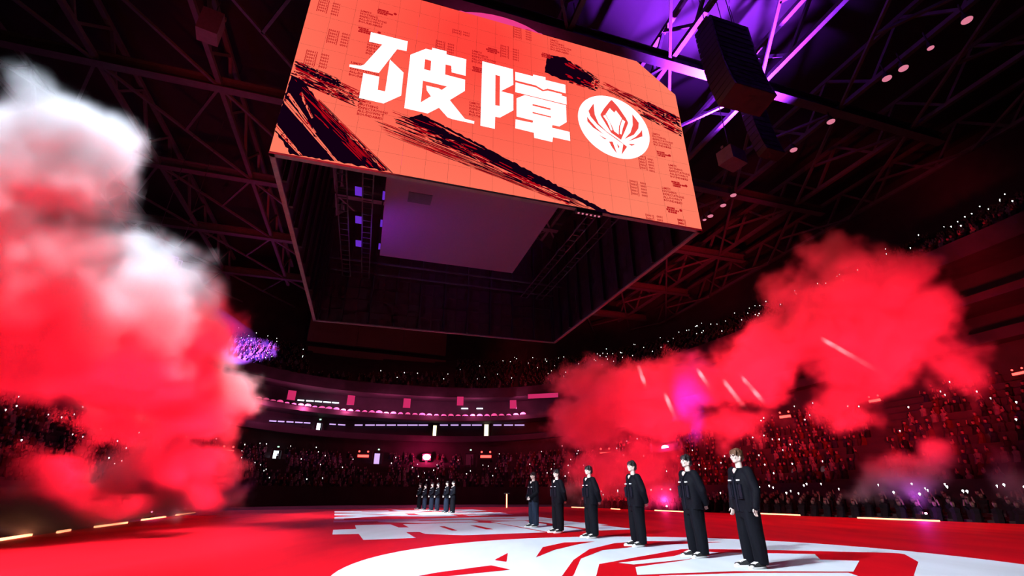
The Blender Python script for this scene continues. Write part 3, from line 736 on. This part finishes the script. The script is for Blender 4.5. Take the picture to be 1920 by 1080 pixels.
def person(loc, face, height, pose, label, head=0.0, brown=False, blue=False, glasses=False, style=0, detail=True, group=None):
    root = empty('person', loc, face); tag(root, label, 'person', group); k = height / 1.79; root.scale = (k, k, k)
    b = use(BODY[pose], root); use(JACK[pose], root); use(TROU, root, M_TROUS_LIT if blue else None)
    h = use(HAIRS[style], root, M_HAIRB if brown else None)
    for sd in (-1, 1):
        s_ = use(SHOE, root); s_.location = (sd * .118, -.035 if sd > 0 else -.075, 0); s_.rotation_euler = (0, 0, sd * .12); s_.scale = (1.15, 1.12, 1.2)
    for sd in (-1, 1):
        mb = MB(); mb.ell((sd * .031, -.0805, 1.668), (.014, .008, .0065), nu=10, nv=6); mb.build('eye', M_EYE, root)
        mb = MB(); mb.cap((sd * .017, -.089, 1.690), (sd * .048, -.078, 1.692), .0045, .0035, 6); mb.build('eyebrow', M_HAIR, root)
    mb = MB(); mb.ell((0, -.0905, 1.606), (.020, .004, .006), nu=10, nv=6); mb.build('mouth', M_LIP, root)
    for sd in (-1, 1): box_part('name_tag', (sd * .105, -.139, 1.285), (.070, .018, .020), M_TAG, root)
    box_part('placket', (0, -.143, 1.08), (.030, .022, .52), M_JACKET2, root)
    for sd in (-1, 1):
        box_part('chest_pocket', (sd * .110, -.141, 1.12), (.105, .024, .20), M_JACKET2, root)
        box_part('pocket_strap', (sd * .085, -.150, 1.12), (.014, .018, .24), M_JACKET, root)
        box_part('pocket_seam', (sd * .110, -.146, 1.005), (.120, .022, .012), M_JACKET2, root)
    for sd in (-1, 1):
        m = MB(); m.bar((sd * .062, -.060, 1.472), (sd * .012, -.142, 1.345), .034, .020); m.build('lapel', M_JACKET, root)
    if glasses:
        for sd in (-1, 1):
            m = MB(); R_ = .024
            for i in range(14):
                a, c = 2 * PI * i / 14, 2 * PI * (i + 1) / 14; m.bar((sd * .033 + R_ * math.cos(a), -.100, 1.667 + .018 * math.sin(a)), (sd * .033 + R_ * math.cos(c), -.100, 1.667 + .018 * math.sin(c)), .003)
            m.build('glasses_rim', M_STEEL, root)
            m = MB(); m.bar((sd * .056, -.100, 1.672), (sd * .082, .01, 1.672), .003); m.build('glasses_arm', M_STEEL, root)
    return root
def stand(u, v_foot, v_head, **kw):
    g = on_z(u, v_foot, 0); n_ = Vector((g.x, g.y, 0)).normalized(); p = on_plane(kw.pop('uh', u), v_head, g, n_)
    return g, p.z
NEAR = [ # foot u, foot v, head u, head v, facing (deg from towards-camera, + = to the left), pose, extras
 (1420, 1066, 1380, 838, 52, 'sides', dict(label='person in open black jacket with brown fringe and glasses, nearest the camera', brown=True, glasses=True, style=1)),
 (1312, 1046, 1281, 836, 55, 'behind', dict(label='person in black jacket with hands behind back, second nearest the camera', style=0)),
 (1199, 1025, 1182, 860, 60, 'behind', dict(label='person in black jacket with hands behind back, third nearest the camera', style=0)),
 (1111, 1009, 1100, 867, 60, 'behind', dict(label='person in black jacket standing fourth from the camera in the front row', style=1)),
 (1047, 999, 1041, 880, 58, 'behind', dict(label='person in black jacket, second from the left end of the front row', style=1)),
 (1001, 989, 993, 880, 58, 'front', dict(label='person with both hands held in front and bluish trousers, left end of the front row', style=1, blue=True)),
]
for u, vf, uh, vh, fdeg, pose, kw in NEAR:
    g, hgt = stand(u, vf, vh, uh=uh); hgt = min(max(hgt, 1.68), 1.90)
    # direction from person to camera, turned towards the picture's left
    to_cam = math.atan2(-g.y, -g.x); face = to_cam - math.radians(fdeg) + PI / 2
    person(g, face, hgt, pose, **kw)
FAR = [(848, 963, 901, 'far row person nearest the camera, at the right end of the six'), (836, 962, 902, 'far row person second from the right end of the six'),
       (819, 959, 905, 'far row person third from the right of the six distant people'), (808, 958, 905, 'far row person third from the left of the six distant people'),
       (795, 956.4, 908, 'far row person second from the left end, slightly shorter than the neighbours'), (785, 955.4, 905, 'far row person at the left end of the six distant people')]
for i, (u, vf, vh, lb) in enumerate(FAR):
    g, hgt = stand(u, vf, vh); hgt = min(max(hgt, 1.70), 1.88)
    to_cam = math.atan2(-g.y, -g.x); person(g, to_cam - math.radians(72) + PI / 2, hgt, 'front', lb, style=i % 2, blue=i not in (5, 0))
for o in list(BODY.values()) + list(JACK.values()) + [TROU] + HAIRS:
    bpy.data.objects.remove(o)
for ch in list(SHOE.children): bpy.data.objects.remove(ch)
bpy.data.objects.remove(SHOE)

# ================================================================== audience
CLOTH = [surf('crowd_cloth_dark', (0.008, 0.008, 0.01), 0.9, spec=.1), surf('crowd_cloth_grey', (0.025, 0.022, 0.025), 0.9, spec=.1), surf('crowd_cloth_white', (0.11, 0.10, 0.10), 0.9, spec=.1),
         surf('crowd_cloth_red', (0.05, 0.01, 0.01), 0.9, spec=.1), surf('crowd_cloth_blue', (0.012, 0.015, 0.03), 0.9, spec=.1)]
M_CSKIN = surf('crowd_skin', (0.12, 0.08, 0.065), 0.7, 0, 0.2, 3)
def audience_geo(seed):
    rnd = random.Random(seed); rings_ = []
    lean = rnd.uniform(-.05, .05)
    for z, a, b, oy in ((0.0, .19, .24, -.12), (.16, .20, .22, -.05), (.40, .19, .13, 0), (.58, .23, .12, 0), (.64, .10, .09, 0), (.68, .055, .06, -.01), (.76, .085, .10, -.02), (.86, .085, .10, -.01), (.92, .045, .055, 0)):
        rings_.append([(a * math.cos(2 * PI * i / 6 + .5) + lean * z, oy + b * math.sin(2 * PI * i / 6 + .5), z) for i in range(6)])
    mb = MB(); mb.loft(rings_)
    mi = [0] * (6 * 5) + [1] * (6 * 2) + [2] * 6 + [0, 2]
    if seed % 2:
        sd = 1 if seed % 4 == 1 else -1; n0 = len(mb.F); mb.tube((sd * .2, 0, .55), (sd * .24, -.25, .72), .05, .04, 5); mb.tube((sd * .24, -.25, .72), (sd * .2, -.22, .98), .04, .03, 5); mi += [0] * 7 + [1] * 7
    return mb.V, mb.F, mi
GEO = [audience_geo(i) for i in range(6)]
AME = []
for g in range(6):
    for c in range(5):
        V, F, mi = GEO[g]; me = bpy.data.meshes.new('audience_member'); me.from_pydata(V, [], F)
        for mm in (CLOTH[c], M_CSKIN, M_HAIR): me.materials.append(mm)
        me.polygons.foreach_set('material_index', mi); me.update(); AME.append(me)
def row_points(fn, i, step):
    out = []; prev = None; acc = 0.0
    for k in range(1400):
        t = 2 * PI * k / 1400; d, z, kk = fn(i); p = bowl(t, d + 0.45)
        if prev is not None:
            acc += (p - prev).length
            if acc >= step: acc = 0; out.append((t, Vector((p.x, p.y, z + kk * c2(t)))))
        prev = p
    return out
SEATS = []
for fn, nr, st in ((low_row, ROWS_L, .62), (up_row, ROWS_U, .66)):
    for i in range(nr):
        for t, p in row_points(fn, i, st):
            if not in_view(p, 10) or random.random() > 0.86: continue
            if int(math.degrees(t) * 1.0) % 14 == 0: continue          # aisles
            q = bowl(t, 5) - bowl(t, 0); SEATS.append((project(p)[2], p + Vector((random.uniform(-.08, .08), random.uniform(-.08, .08), 0)), math.atan2(q.y, q.x) - PI / 2 + random.uniform(-.3, .3), fn is low_row))
er_ = Vector((.523, -.852)).normalized(); en_ = Vector((.852, .523))       # rows of seats on the ground beside the right floor edge
for r_ in range(5):
    for k in range(70):
        p = Vector((4.2, 48.2)) + er_ * (2 + k * .72 + .3 * (r_ % 2)) + en_ * (1.6 + r_ * .95)
        if bowl_f(p, 0)[0] > .93 or random.random() > .9: continue
        SEATS.append((project((p.x, p.y, 0))[2], Vector((p.x, p.y, -.1 + .12 * r_)), math.atan2(en_.y, en_.x) - PI / 2 + random.uniform(-.25, .25), 2))
pl_ = MB()
for r_ in range(5):
    a_ = Vector((4.2, 48.2)) + er_ * 1.5 + en_ * (1.15 + r_ * .95); b_ = a_ + er_ * 36; c_ = b_ + en_ * .95; d_ = a_ + en_ * .95; zt = -.1 + .12 * r_
    if r_: pl_.add([(q.x, q.y, zz) for zz in (-.1, zt) for q in (a_, b_, c_, d_)], [(4, 7, 6, 5), (0, 1, 5, 4), (1, 2, 6, 5), (2, 3, 7, 6), (3, 0, 4, 7)])
struct(pl_.build('stand_floor_rows', M_CONC))
SEATS = [q for q in SEATS if not (575 < project(q[1])[0] < 850 and project(q[1])[1] < 706)]
FIXPX = ((427, 846), (681, 855), (911, 856), (1363, 828), (1135, 850), (1472, 781), (1640, 751), (1665, 777), (1910, 700), (800, 857), (1247, 840), (517, 861), (708, 863), (882, 866))
SEATS = [q for q in SEATS if not any(abs(project(q[1])[0] - a) < 20 and -30 < project(q[1])[1] - b < 34 for a, b in FIXPX)]
SEATS.sort(key=lambda a: a[0])
def seen_first(s): # keep people the smoke bank does not wholly hide for the single objects
    u, v, z = project(s[1] + Vector((0, 0, .6))); return 0 <= u <= 1920 and 0 <= v <= 1080 and (u > 1380 and v > 760 or 430 < u < 1060)
single = []
for s in SEATS:
    if len(single) < 300 and seen_first(s) and all((s[1] - q[1]).length > .52 for q in single): single.append(s)
ids = {id(s) for s in single}
for s in single:
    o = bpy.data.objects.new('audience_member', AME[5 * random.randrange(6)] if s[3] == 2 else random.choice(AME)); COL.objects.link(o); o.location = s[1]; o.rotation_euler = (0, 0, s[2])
    tag(o, 'dim seated audience member in the dark stand beside the floor', 'person', 'audience in the lower stand')
bulk = MB(); bm_i = []; rest = [s for s in SEATS if id(s) not in ids]
for s in rest:
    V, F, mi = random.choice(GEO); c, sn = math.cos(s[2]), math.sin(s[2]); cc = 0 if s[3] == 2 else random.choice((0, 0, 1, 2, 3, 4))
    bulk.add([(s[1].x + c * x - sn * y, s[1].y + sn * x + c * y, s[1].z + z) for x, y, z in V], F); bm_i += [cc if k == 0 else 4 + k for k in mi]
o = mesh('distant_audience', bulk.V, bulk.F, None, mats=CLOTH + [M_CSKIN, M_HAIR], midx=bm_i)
tag(o, 'far rows of the seated audience filling the dark stands', 'audience', kind='stuff')
# light sticks: small glowing bulbs on short handles
def stick_geo(r):
    mb = MB(); n_ = 5; mb.loft([[(r * k * math.cos(2 * PI * i / n_), r * k * math.sin(2 * PI * i / n_), z) for i in range(n_)] for z, k in ((-.09, .22), (-r, .3), (-r * .5, .9), (r * .4, 1.0), (r, .4))])
    return mb.V, mb.F
LIT = []
for s in SEATS:
    pr = (0.075, 0.10, 0.22)[int(s[3])]
    u, v, z = project(s[1])
    if random.random() < pr: LIT.append((s[0], s[1] + Vector((random.uniform(-.2, .2), random.uniform(-.2, .1), random.uniform(1.12, 1.4))), s[3]))
SG = [stick_geo(.05), stick_geo(.036)]
smesh = []
for V, F in SG:
    me = bpy.data.meshes.new('light_stick'); me.from_pydata(V, [], F); me.materials.append(M_GLOWW); me.update(); smesh.append(me)
for i, (z, p, low) in enumerate(LIT[:300]):
    o = bpy.data.objects.new('light_stick', smesh[i % 2]); COL.objects.link(o); o.location = p
    tag(o, 'tiny white glowing light stick held up in the dark stand beside the floor', 'light stick', 'light sticks in the lower stand')
bulk = MB()
for z, p, low in LIT[300:]:
    V, F = SG[1]; k = random.uniform(.8, 1.5); bulk.add([(p.x + x * k, p.y + y * k, p.z + zz * k) for x, y, zz in V], F)
tag(bulk.build('distant_light_sticks', M_GLOWW), 'scattered tiny white light sticks across the far and upper stands', 'light sticks', kind='stuff')

# ================================================================== fittings of the bowl
def fit(name, u, v, d, label, cat, group=None):
    """an Empty on the bowl at that offset, its +x axis pointing away from the arena centre"""
    p, t, a = bowl_hit(u, v, d); o = empty(name, p, a); tag(o, label, cat, group); return o, (p - Vector((0, 0, CAMH))).dot(Vector((0, CP_, SP_))) / FPX
def bx(name, c, s_, mat, parent): m = MB(); m.box(c, s_); return m.build(name, mat, parent)
for i, (u, v, lb) in enumerate(((427, 846, 'red LED bar lamp at the left of the far stand'), (681, 855, 'red LED bar lamp beside the middle doorway of the far stand'),
        (911, 856, 'red LED bar lamp right of the pink flood on the far stand'), (1363, 828, 'red LED bar lamp behind the person with brown hair'), (1135, 850, 'red LED bar lamp glowing through smoke behind the middle people'),
        (1472, 781, 'red LED bar lamp under the right smoke cloud, left of the crowd'), (1640, 751, 'upper of two close red LED bar lamps under the right smoke'), (1665, 777, 'lower of two close red LED bar lamps under the right smoke'),
        (1910, 700, 'red LED bar lamp at the right edge of the picture'))):
    o, px = fit('led_bar_lamp', u, v, 9.4 if u < 1300 else 10.6, lb, 'lamp', 'red LED bar lamps along the stands')
    bx('housing', (.14, 0, 0), (.2, 24 * px, 9 * px), M_BLACK, o); bx('led_bar', (0, 0, 0), (.1, 20 * px, 4.2 * px), M_GLOWRED, o)
    for s_ in (-1, 1): m = MB(); m.ell((0, s_ * 8 * px, 8 * px), 1.7 * px, nu=8, nv=6); m.build('bulb', M_GLOWRED, o)
for u, v, lb in ((800, 857, 'bright pink flood lamp in the middle of the far stand'), (1247, 840, 'bright pink flood lamp behind the second nearest person')):
    o, px = fit('flood_lamp', u, v, 9.0, lb, 'lamp', 'pink flood lamps')
    m = MB(); m.ell((0, 0, 0), (.1, 7 * px, 5 * px), nu=12, nv=8); m.build('lens', M_GLOWPK, o); bx('housing', (.25, 0, 0), (.3, 16 * px, 12 * px), M_BLACK, o); bx('yoke', (.25, 0, -9 * px), (.1, 4 * px, 9 * px), M_BLACK, o)
    l = bpy.data.lights.new('flood_light', 'POINT'); l.color = PINK; l.energy = 1800; l.shadow_soft_size = .3; lo_ = bpy.data.objects.new('flood_light', l); link(lo_, o); lo_.location = (-1.2, 0, .2)
for u, v, wpx, hpx, mat, d, lb in ((517, 861, 13, 30, M_GLOWCOOL, 8.5, 'white-lit doorway at the left of the far lower stand'), (708, 863, 13, 24, M_GLOWLAV, 8.5, 'lit doorway beside the middle red bar lamp'),
        (882, 866, 18, 28, surf('dim_door', (.3, .2, .35), .6), 8.5, 'dim doorway with a dark figure right of the pink flood'), (598, 802, 9, 16, M_GLOWCOOL, 13.2, 'blue-white lit suite doorway above the far stand'),
        (816, 808, 8, 20, M_GLOWWARM, 13.2, 'narrow warm-lit suite doorway above the pink flood'), (913, 807, 10, 22, M_GLOWWARM, 13.2, 'wide warm-lit suite doorway above the right red lamp')):
    o, px = fit('lit_doorway', u, v, d, lb, 'doorway', 'lit doorways of the far stand')
    for s_ in (-1, 1): bx('door_jamb', (0, s_ * (wpx / 2 + 2) * px, 0), (.4, 3 * px, (hpx + 4) * px), M_DARK, o)
    bx('lintel', (0, 0, (hpx / 2 + 2) * px), (.4, (wpx + 6) * px, 3 * px), M_DARK, o); bx('lit_interior', (.15, (wpx * .12) * px, 0), (.06, wpx * .76 * px, hpx * px), mat, o)
    bx('exit_sign', (-.1, 0, (hpx / 2 + 7) * px), (.1, 3 * px, 2 * px), M_GLOWGRN, o)
    if mat is M_GLOWCOOL and d < 10 or wpx == 18: m = MB(); m.cap((-.05, -wpx * .1 * px, -hpx * .4 * px), (-.05, -wpx * .1 * px, hpx * .18 * px), 2.2 * px, 1.8 * px, 8); m.ell((-.05, -wpx * .1 * px, hpx * .3 * px), 1.5 * px, nu=8, nv=6); m.build('standing_figure', M_TEE, o)
M_SIGN = surf('pink_board', (0.62, 0.25, 0.38), 0.6)
for i, (u, v, ww, hh, lb) in enumerate(((547, 741, 14, 17, 'leftmost small square board on the upper balcony front'), (658, 750, 13, 17, 'second small square board from the left on the upper balcony'),
        (763, 756, 13, 17, 'middle small square board on the upper balcony front'), (863, 752, 12, 16, 'fourth small square board from the left on the upper balcony'), (962, 758, 12, 15, 'rightmost small square board on the upper balcony front'),
        (1018, 742, 57, 8, 'long narrow pink board on the balcony near the smoke'))):
    o, px = fit('balcony_board', u, v, 9.3, lb, 'board', 'boards hung on the upper balcony'); bx('board_face', (0, 0, 0), (.12, ww * px, hh * px), M_GLOWPINK if i < 6 else M_SIGN, o); bx('board_back', (.12, 0, 0), (.1, (ww + 1) * px, (hh + 1) * px), M_BLACK, o)
def ribbon(u0, v0, u1, v1, d, nn, lb, mat, grp):
    for i in range(nn):
        if random.random() < .12: continue
        ua, ub = u0 + (u1 - u0) * i / nn, u0 + (u1 - u0) * (i + random.uniform(.72, .93)) / nn; va, vb = v0 + (v1 - v0) * i / nn, v0 + (v1 - v0) * (i + .85) / nn
        if any(ua - 8 < x < ub + 8 and abs(va - y) < 14 for x, y in ((598, 802), (816, 808), (913, 807))): continue
        p, t, a = bowl_hit(ua, va, d); q, t2, a2 = bowl_hit(ub, vb, d); m = MB(); m.bar(p - (p + q) / 2, q - (p + q) / 2, .1, .16); o = m.build('ribbon_light', mat); o.location = (p + q) / 2
        tag(o, lb, 'light strip', grp)
ribbon(505, 789, 650, 797, 13.2, 9, 'short lavender light strip in the left half of the lower suite row', M_GLOWLAV, 'light strips, lower suites left')
ribbon(665, 797, 985, 797, 13.2, 16, 'short lavender light strip in the right half of the lower suite row', M_GLOWLAV, 'light strips, lower suites right')
ribbon(558, 750, 655, 757, 13.2, 6, 'short white light strip between the two left balcony boards', M_GLOWCOOL, 'light strips, upper suites left')
ribbon(865, 766, 908, 766, 13.2, 3, 'short white light strip below the fourth balcony board', M_GLOWCOOL, 'light strips, upper suites right')
# pink-lit counters with rounded cloths along the upper suites
M_CLOTHTABLE = surf('counter_cloth', (0.75, 0.62, 0.68), 0.7)
for i in range(38):
    u = 478 + i * 13.6; v = 777 + 9 * math.sin(min(1, (u - 478) / 380) * PI / 2); o, px = fit('draped_counter', u, v, 10.3, 'small draped counter in the pink-lit row of the upper suites', 'counter', 'draped counters of the upper suites'); tt = bowl_f(o.location, 10.3)[1]; o.location.z = 12.05 + 3 * c2(tt)
    m = MB(); rr = random.uniform(4.2, 6.2) * px; hh = random.uniform(.5, .8) * rr
    m.loft([[(x, rr * math.cos(PI * k / 8), hh * math.sin(PI * k / 8)) for k in range(9)] for x in (-.3, .3)]); m.build('cloth', M_CLOTHTABLE, o); bx('base', (0, 0, -.22), (.5, rr * 1.7, .44), M_DARK, o)
for i in range(7):
    p, t, a = bowl_hit(490 + i * 80, 768, 9.2); l = bpy.data.lights.new('suite_lamp', 'POINT'); l.color = (1, .12, .4); l.energy = 900; l.shadow_soft_size = .2
    o = bpy.data.objects.new('suite_lamp', l); COL.objects.link(o); o.location = p + Vector((0, 0, .2))
M_FARSCR = surf('dark_screen', (0.16, 0.05, 0.06), 0.5)
for u0, u1, v0, v1, lb in ((590, 840, 603, 655, 'upper of two wide dark screens above the far upper stand'), (585, 838, 663, 692, 'lower of two wide dark screens above the far upper stand')):
    o, px = fit('far_screen', (u0 + u1) / 2, (v0 + v1) / 2, 25.0, lb, 'screen'); W_ = (u1 - u0) * px / 3
    for k in range(3): bx('screen_panel', (0, (k - 1) * W_, 0), (.3, W_ - .05, (v1 - v0) * px), M_FARSCR, o)
    bx('screen_frame', (.3, 0, 0), (.3, W_ * 3 + .3, (v1 - v0) * px + .3), M_BLACK, o)
# light strips and smoke jets along the floor edges
for i, (a, b) in enumerate((((0, 1012), (58, 1003)), ((108, 998), (131, 994)), ((178, 988), (238, 980)), ((266, 975), (310, 969)), ((330, 966), (366, 961)),
        ((1072, 951), (1098, 952)), ((1146, 954), (1162, 955)), ((1228, 957), (1292, 960)), ((1424, 963), (1500, 966)), ((1608, 971), (1762, 977)))):
    p, q = on_z(*a, .03), on_z(*b, .03); m = MB(); m.bar(p - (p + q) / 2, q - (p + q) / 2, .07, .07, 0); m.bar(p - (p + q) / 2 - Vector((0, 0, .04)), q - (p + q) / 2 - Vector((0, 0, .04)), .1, .03, 1)
    o = m.build('edge_light', None, mats=[M_GLOWSTRIP, M_BLACK]); o.location = (p + q) / 2
    tag(o, ('%s glowing orange strip along the %s floor edge' % (('nearest', 'second nearest', 'third nearest', 'fourth nearest', 'farthest')[i] if i < 5 else ('farthest', 'second farthest', 'middle', 'second nearest', 'nearest')[i - 5], 'left' if i < 5 else 'right')), 'light strip', 'glowing strips on the floor edges')
for u, v, lb in ((1237, 957, 'smoke jet spraying pink at the right floor edge, behind the second person'), (1722, 975, 'smoke jet spraying violet at the far right floor edge'), (290, 971, 'nearer of two smoke jets at the left floor edge'), (352, 963, 'farther of two smoke jets at the left floor edge')):
    o = empty('smoke_jet', on_z(u, v, 0) + Vector((.5 if u > 900 else -.5, .3, 0))); tag(o, lb, 'smoke machine', 'smoke jets on the floor edges'); bx('jet_body', (0, 0, .12), (.4, .3, .24), M_BLACK, o); m = MB(); m.tube((0, 0, .24), (0, 0, .34), .05, .07, 10); m.build('nozzle', M_STEEL, o)
    m = MB(); m.ell((.12, -.1, .27), .05, nu=8, nv=6); m.build('jet_lamp', M_GLOWPK, o)
    l = bpy.data.lights.new('jet_light', 'POINT'); l.color = PINK if u < 1500 else (.6, .05, .8); l.energy = 240 if u < 1500 else 70; l.shadow_soft_size = .15; lo_ = bpy.data.objects.new('jet_light', l); link(lo_, o); lo_.location = (0, 0, .7)
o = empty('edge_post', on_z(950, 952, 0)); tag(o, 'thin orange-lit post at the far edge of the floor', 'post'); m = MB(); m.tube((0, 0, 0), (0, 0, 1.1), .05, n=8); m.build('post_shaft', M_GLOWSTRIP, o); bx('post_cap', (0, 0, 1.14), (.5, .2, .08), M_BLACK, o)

# ================================================================== rigging
def lamp_fix(u, v, z, r, lb):
    p = on_z(u, v, z); o = empty('high_bay_lamp', p); tag(o, lb, 'lamp', 'high bay lamps under the roof')
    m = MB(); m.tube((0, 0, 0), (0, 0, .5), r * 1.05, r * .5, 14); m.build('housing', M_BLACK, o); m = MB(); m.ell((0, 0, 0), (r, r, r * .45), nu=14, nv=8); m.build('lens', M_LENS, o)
    m = MB(); m.tube((0, 0, .5), (0, 0, 1.5), .05, n=6); m.build('stem', M_BLACK, o)
HB_ = [(1813, 38, 'farthest right'), (1745, 90, 'second from the right'), (1694, 128, 'third from the right, upper of a close pair'), (1663, 147, 'fourth from the right, lower of a close pair'), (1558, 228, 'alone in the middle of the right roof'),
       (1488, 281, 'below the single middle one'), (1375, 366, 'topmost of the row beside the cube corner'), (1356, 385, 'second of the row beside the cube corner'), (1332, 405, 'third of the row beside the cube corner'), (1321, 412, 'lowest of the row beside the cube corner')]
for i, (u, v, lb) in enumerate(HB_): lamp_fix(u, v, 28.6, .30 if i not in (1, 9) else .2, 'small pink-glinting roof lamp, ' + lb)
def line_array(u, v, z, n_, wd, lb, rz):
    top = on_z(u, v, z); o = empty('line_array', top, rz); tag(o, lb, 'loudspeaker', 'hanging loudspeaker columns'); yy, zz, a = 0.0, 0.0, 0.0
    bx('fly_frame', (0, 0, .2), (wd, .9, .12), M_STEEL, o)
    for i in range(n_):
        a = -(i / n_) ** 2 * .25; R = Matrix.Rotation(a, 3, 'X'); c = Vector((0, yy, zz)) + R @ Vector((0, 0, -.24)); m = MB(); m.box(c, (wd, wd * .5, .44), R); e_ = m.build('speaker_box', M_BLACK, o)
        m = MB(); m.box(c + R @ Vector((0, -wd * .25 - .01, 0)), (wd * .9, .03, .36), R); m.build('grille', M_CANVAS, e_)
        nx = Vector((0, yy, zz)) + R @ Vector((0, 0, -.48)); yy, zz = nx.y, nx.z
    for s_ in (-1, 1): m = MB(); m.tube((s_ * wd * .4, 0, .2), (s_ * wd * .4, 0, 36.8 - z), .03, n=6); m.build('chain', M_BLACK, o)
line_array(1352, 58, 29, 14, 3.0, 'wide black hanging loudspeaker column right of the cube', .3)
line_array(1404, 178, 27, 12, 1.5, 'narrow black hanging loudspeaker column behind the wide one', .3)
M_BOX = surf('purple_grey_box', (0.07, 0.05, 0.09), .7)
for u, v, z, s_, lb in ((395, 50, 27, (1.1, 1.0, 1.8), 'purple-grey box hung from the left roof girder'), (1372, 297, 22, (1.5, 1.15, 1.05), 'mauve box hung under the roof girder beside the loudspeakers')):
    o = empty('rigging_box', on_z(u, v, z), .5); tag(o, lb, 'rigging box'); bx('case', (0, 0, 0), s_, M_BOX, o); bx('bracket', (0, 0, s_[2] / 2 + .1), (s_[0] * 1.1, .2, .2), M_STEEL, o); m = MB(); m.tube((0, 0, s_[2] / 2), (0, 0, 36.5 - z), .03, n=6); m.build('hanger', M_BLACK, o)
# short purple truss with follow spots
def at_t(u, v, t): return Vector((0, 0, CAMH)) + ray(u, v) * t
ta, tb = at_t(276, 474, 33), at_t(336, 494, 33); o = empty('spot_truss', (ta + tb) / 2); tag(o, 'short purple-lit box truss hanging at the left with a follow spot', 'truss')
d = (tb - ta).normalized(); w_ = Vector((0, 0, 1)); s2 = d.cross(w_); n_ = 9; Lh = (tb - ta).length / 2; M_TR = surf('bright_truss', (.6, .55, .7), .4)
for k, (a, b) in enumerate(((-.28, -.3), (.28, -.3), (-.28, .3), (.28, .3))):
    m = MB(); m.bar(-d * Lh + w_ * b + s2 * a, d * Lh + w_ * b + s2 * a, .07); m.build('chord', M_TR, o)
for i in range(n_):
    c = -d * Lh + d * (2 * Lh * i / (n_ - 1))
    for a in (-.28, .28): m = MB(); m.bar(c - w_ * .3 + s2 * a, c + w_ * .3 + s2 * a, .05); m.build('lacing', M_TR, o)
for s_ in (-1, 1): m = MB(); m.tube(d * Lh * .8 * s_, d * Lh * .8 * s_ + Vector((0, 0, 36.5 - o.location.z)), .02, n=5); m.build('hanger', M_BLACK, o)
l = bpy.data.lights.new('truss_light', 'POINT'); l.color = PURP; l.energy = 420; l.shadow_soft_size = .2; lo_ = bpy.data.objects.new('truss_light', l); link(lo_, o); lo_.location = (.5, -1.6, -.9)
def follow_spot(u, v, t, tu, tv, td, col, power, size, lb, hazed):
    p = at_t(u, v, t); tg = bowl_hit(tu, tv, td)[0]; dr = (tg - p).normalized(); o = empty('follow_spot', p); tag(o, lb, 'spotlight', 'follow spots at the left')
    m = MB(); m.tube(-dr * .1, -dr * .8, .2, .24, 12); m.build('barrel', M_BLACK, o); m = MB(); m.ell((0, 0, 0), .13, nu=10, nv=8); m.build('lens', M_GLOWPUR, o); m = MB(); m.bar(-dr * .45, -dr * .45 + Vector((0, 0, .8)), .08); m.build('yoke', M_BLACK, o)
    s_ = spot(p + dr * .25, tg, col, power, size, .4, .1)
    if hazed:
        Lb = (tg - p).length * .8; r1 = math.tan(math.radians(size / 2)) * Lb * .9; m = MB(); m.tube(p + dr * .3, p + dr * Lb, .1, r1, 20)
        mt, NN, LL = new_mat('beam_haze'); NN.remove(NN['Principled BSDF']); vsn = NN.new('ShaderNodeVolumeScatter'); vsn.inputs['Density'].default_value = hazed; vsn.inputs['Color'].default_value = (.9, .9, 1, 1)
        LL.new(vsn.outputs[0], NN['Material Output'].inputs['Volume']); b = m.build('beam_haze', mt); tag(b, 'thin haze lit by the follow spot beam at the left', 'haze', kind='stuff')
follow_spot(305, 504, 32.5, 462, 664, 16.5, (.42, .10, 1.0), 2200000, 10.5, 'follow spot shining a pale beam down onto the purple crowd', .0011)
follow_spot(216, 463, 30, 330, 560, 14, (1, .8, .9), 12000, 6, 'follow spot glinting through the smoke wisps, left of the purple truss', 0)
# fan of narrow beams from the cube rim into the right smoke
src = on_z(1108, 394, CAMH + HB - .35); o = empty('beam_lamp', src, CTH); tag(o, 'beam lamp bar fixed under the front edge of the cube', 'lamp'); bx('bar_body', (0, .25, 0), (1.4, .22, .2), M_BLACK, o)
er = Vector((.523, -.852, 0)).normalized(); nr_ = Vector((.852, .523, 0)); pr0 = Vector((12.55, 34.6, 0)) + nr_ * 2
for i, (u, v) in enumerate(((1209, 720), (1258, 765), (1332, 728), (1385, 750), (1425, 746), (1620, 680))):
    bx('beam_lens', (-.55 + i * .22, .25, -.11), (.08, .08, .04), M_LENS, o); spot(src + ex * (-.55 + i * .22) + Vector((0, 0, -.2)), on_plane(u, v, pr0, nr_), (1, .55, .6), 260000, .75, .3, .05)
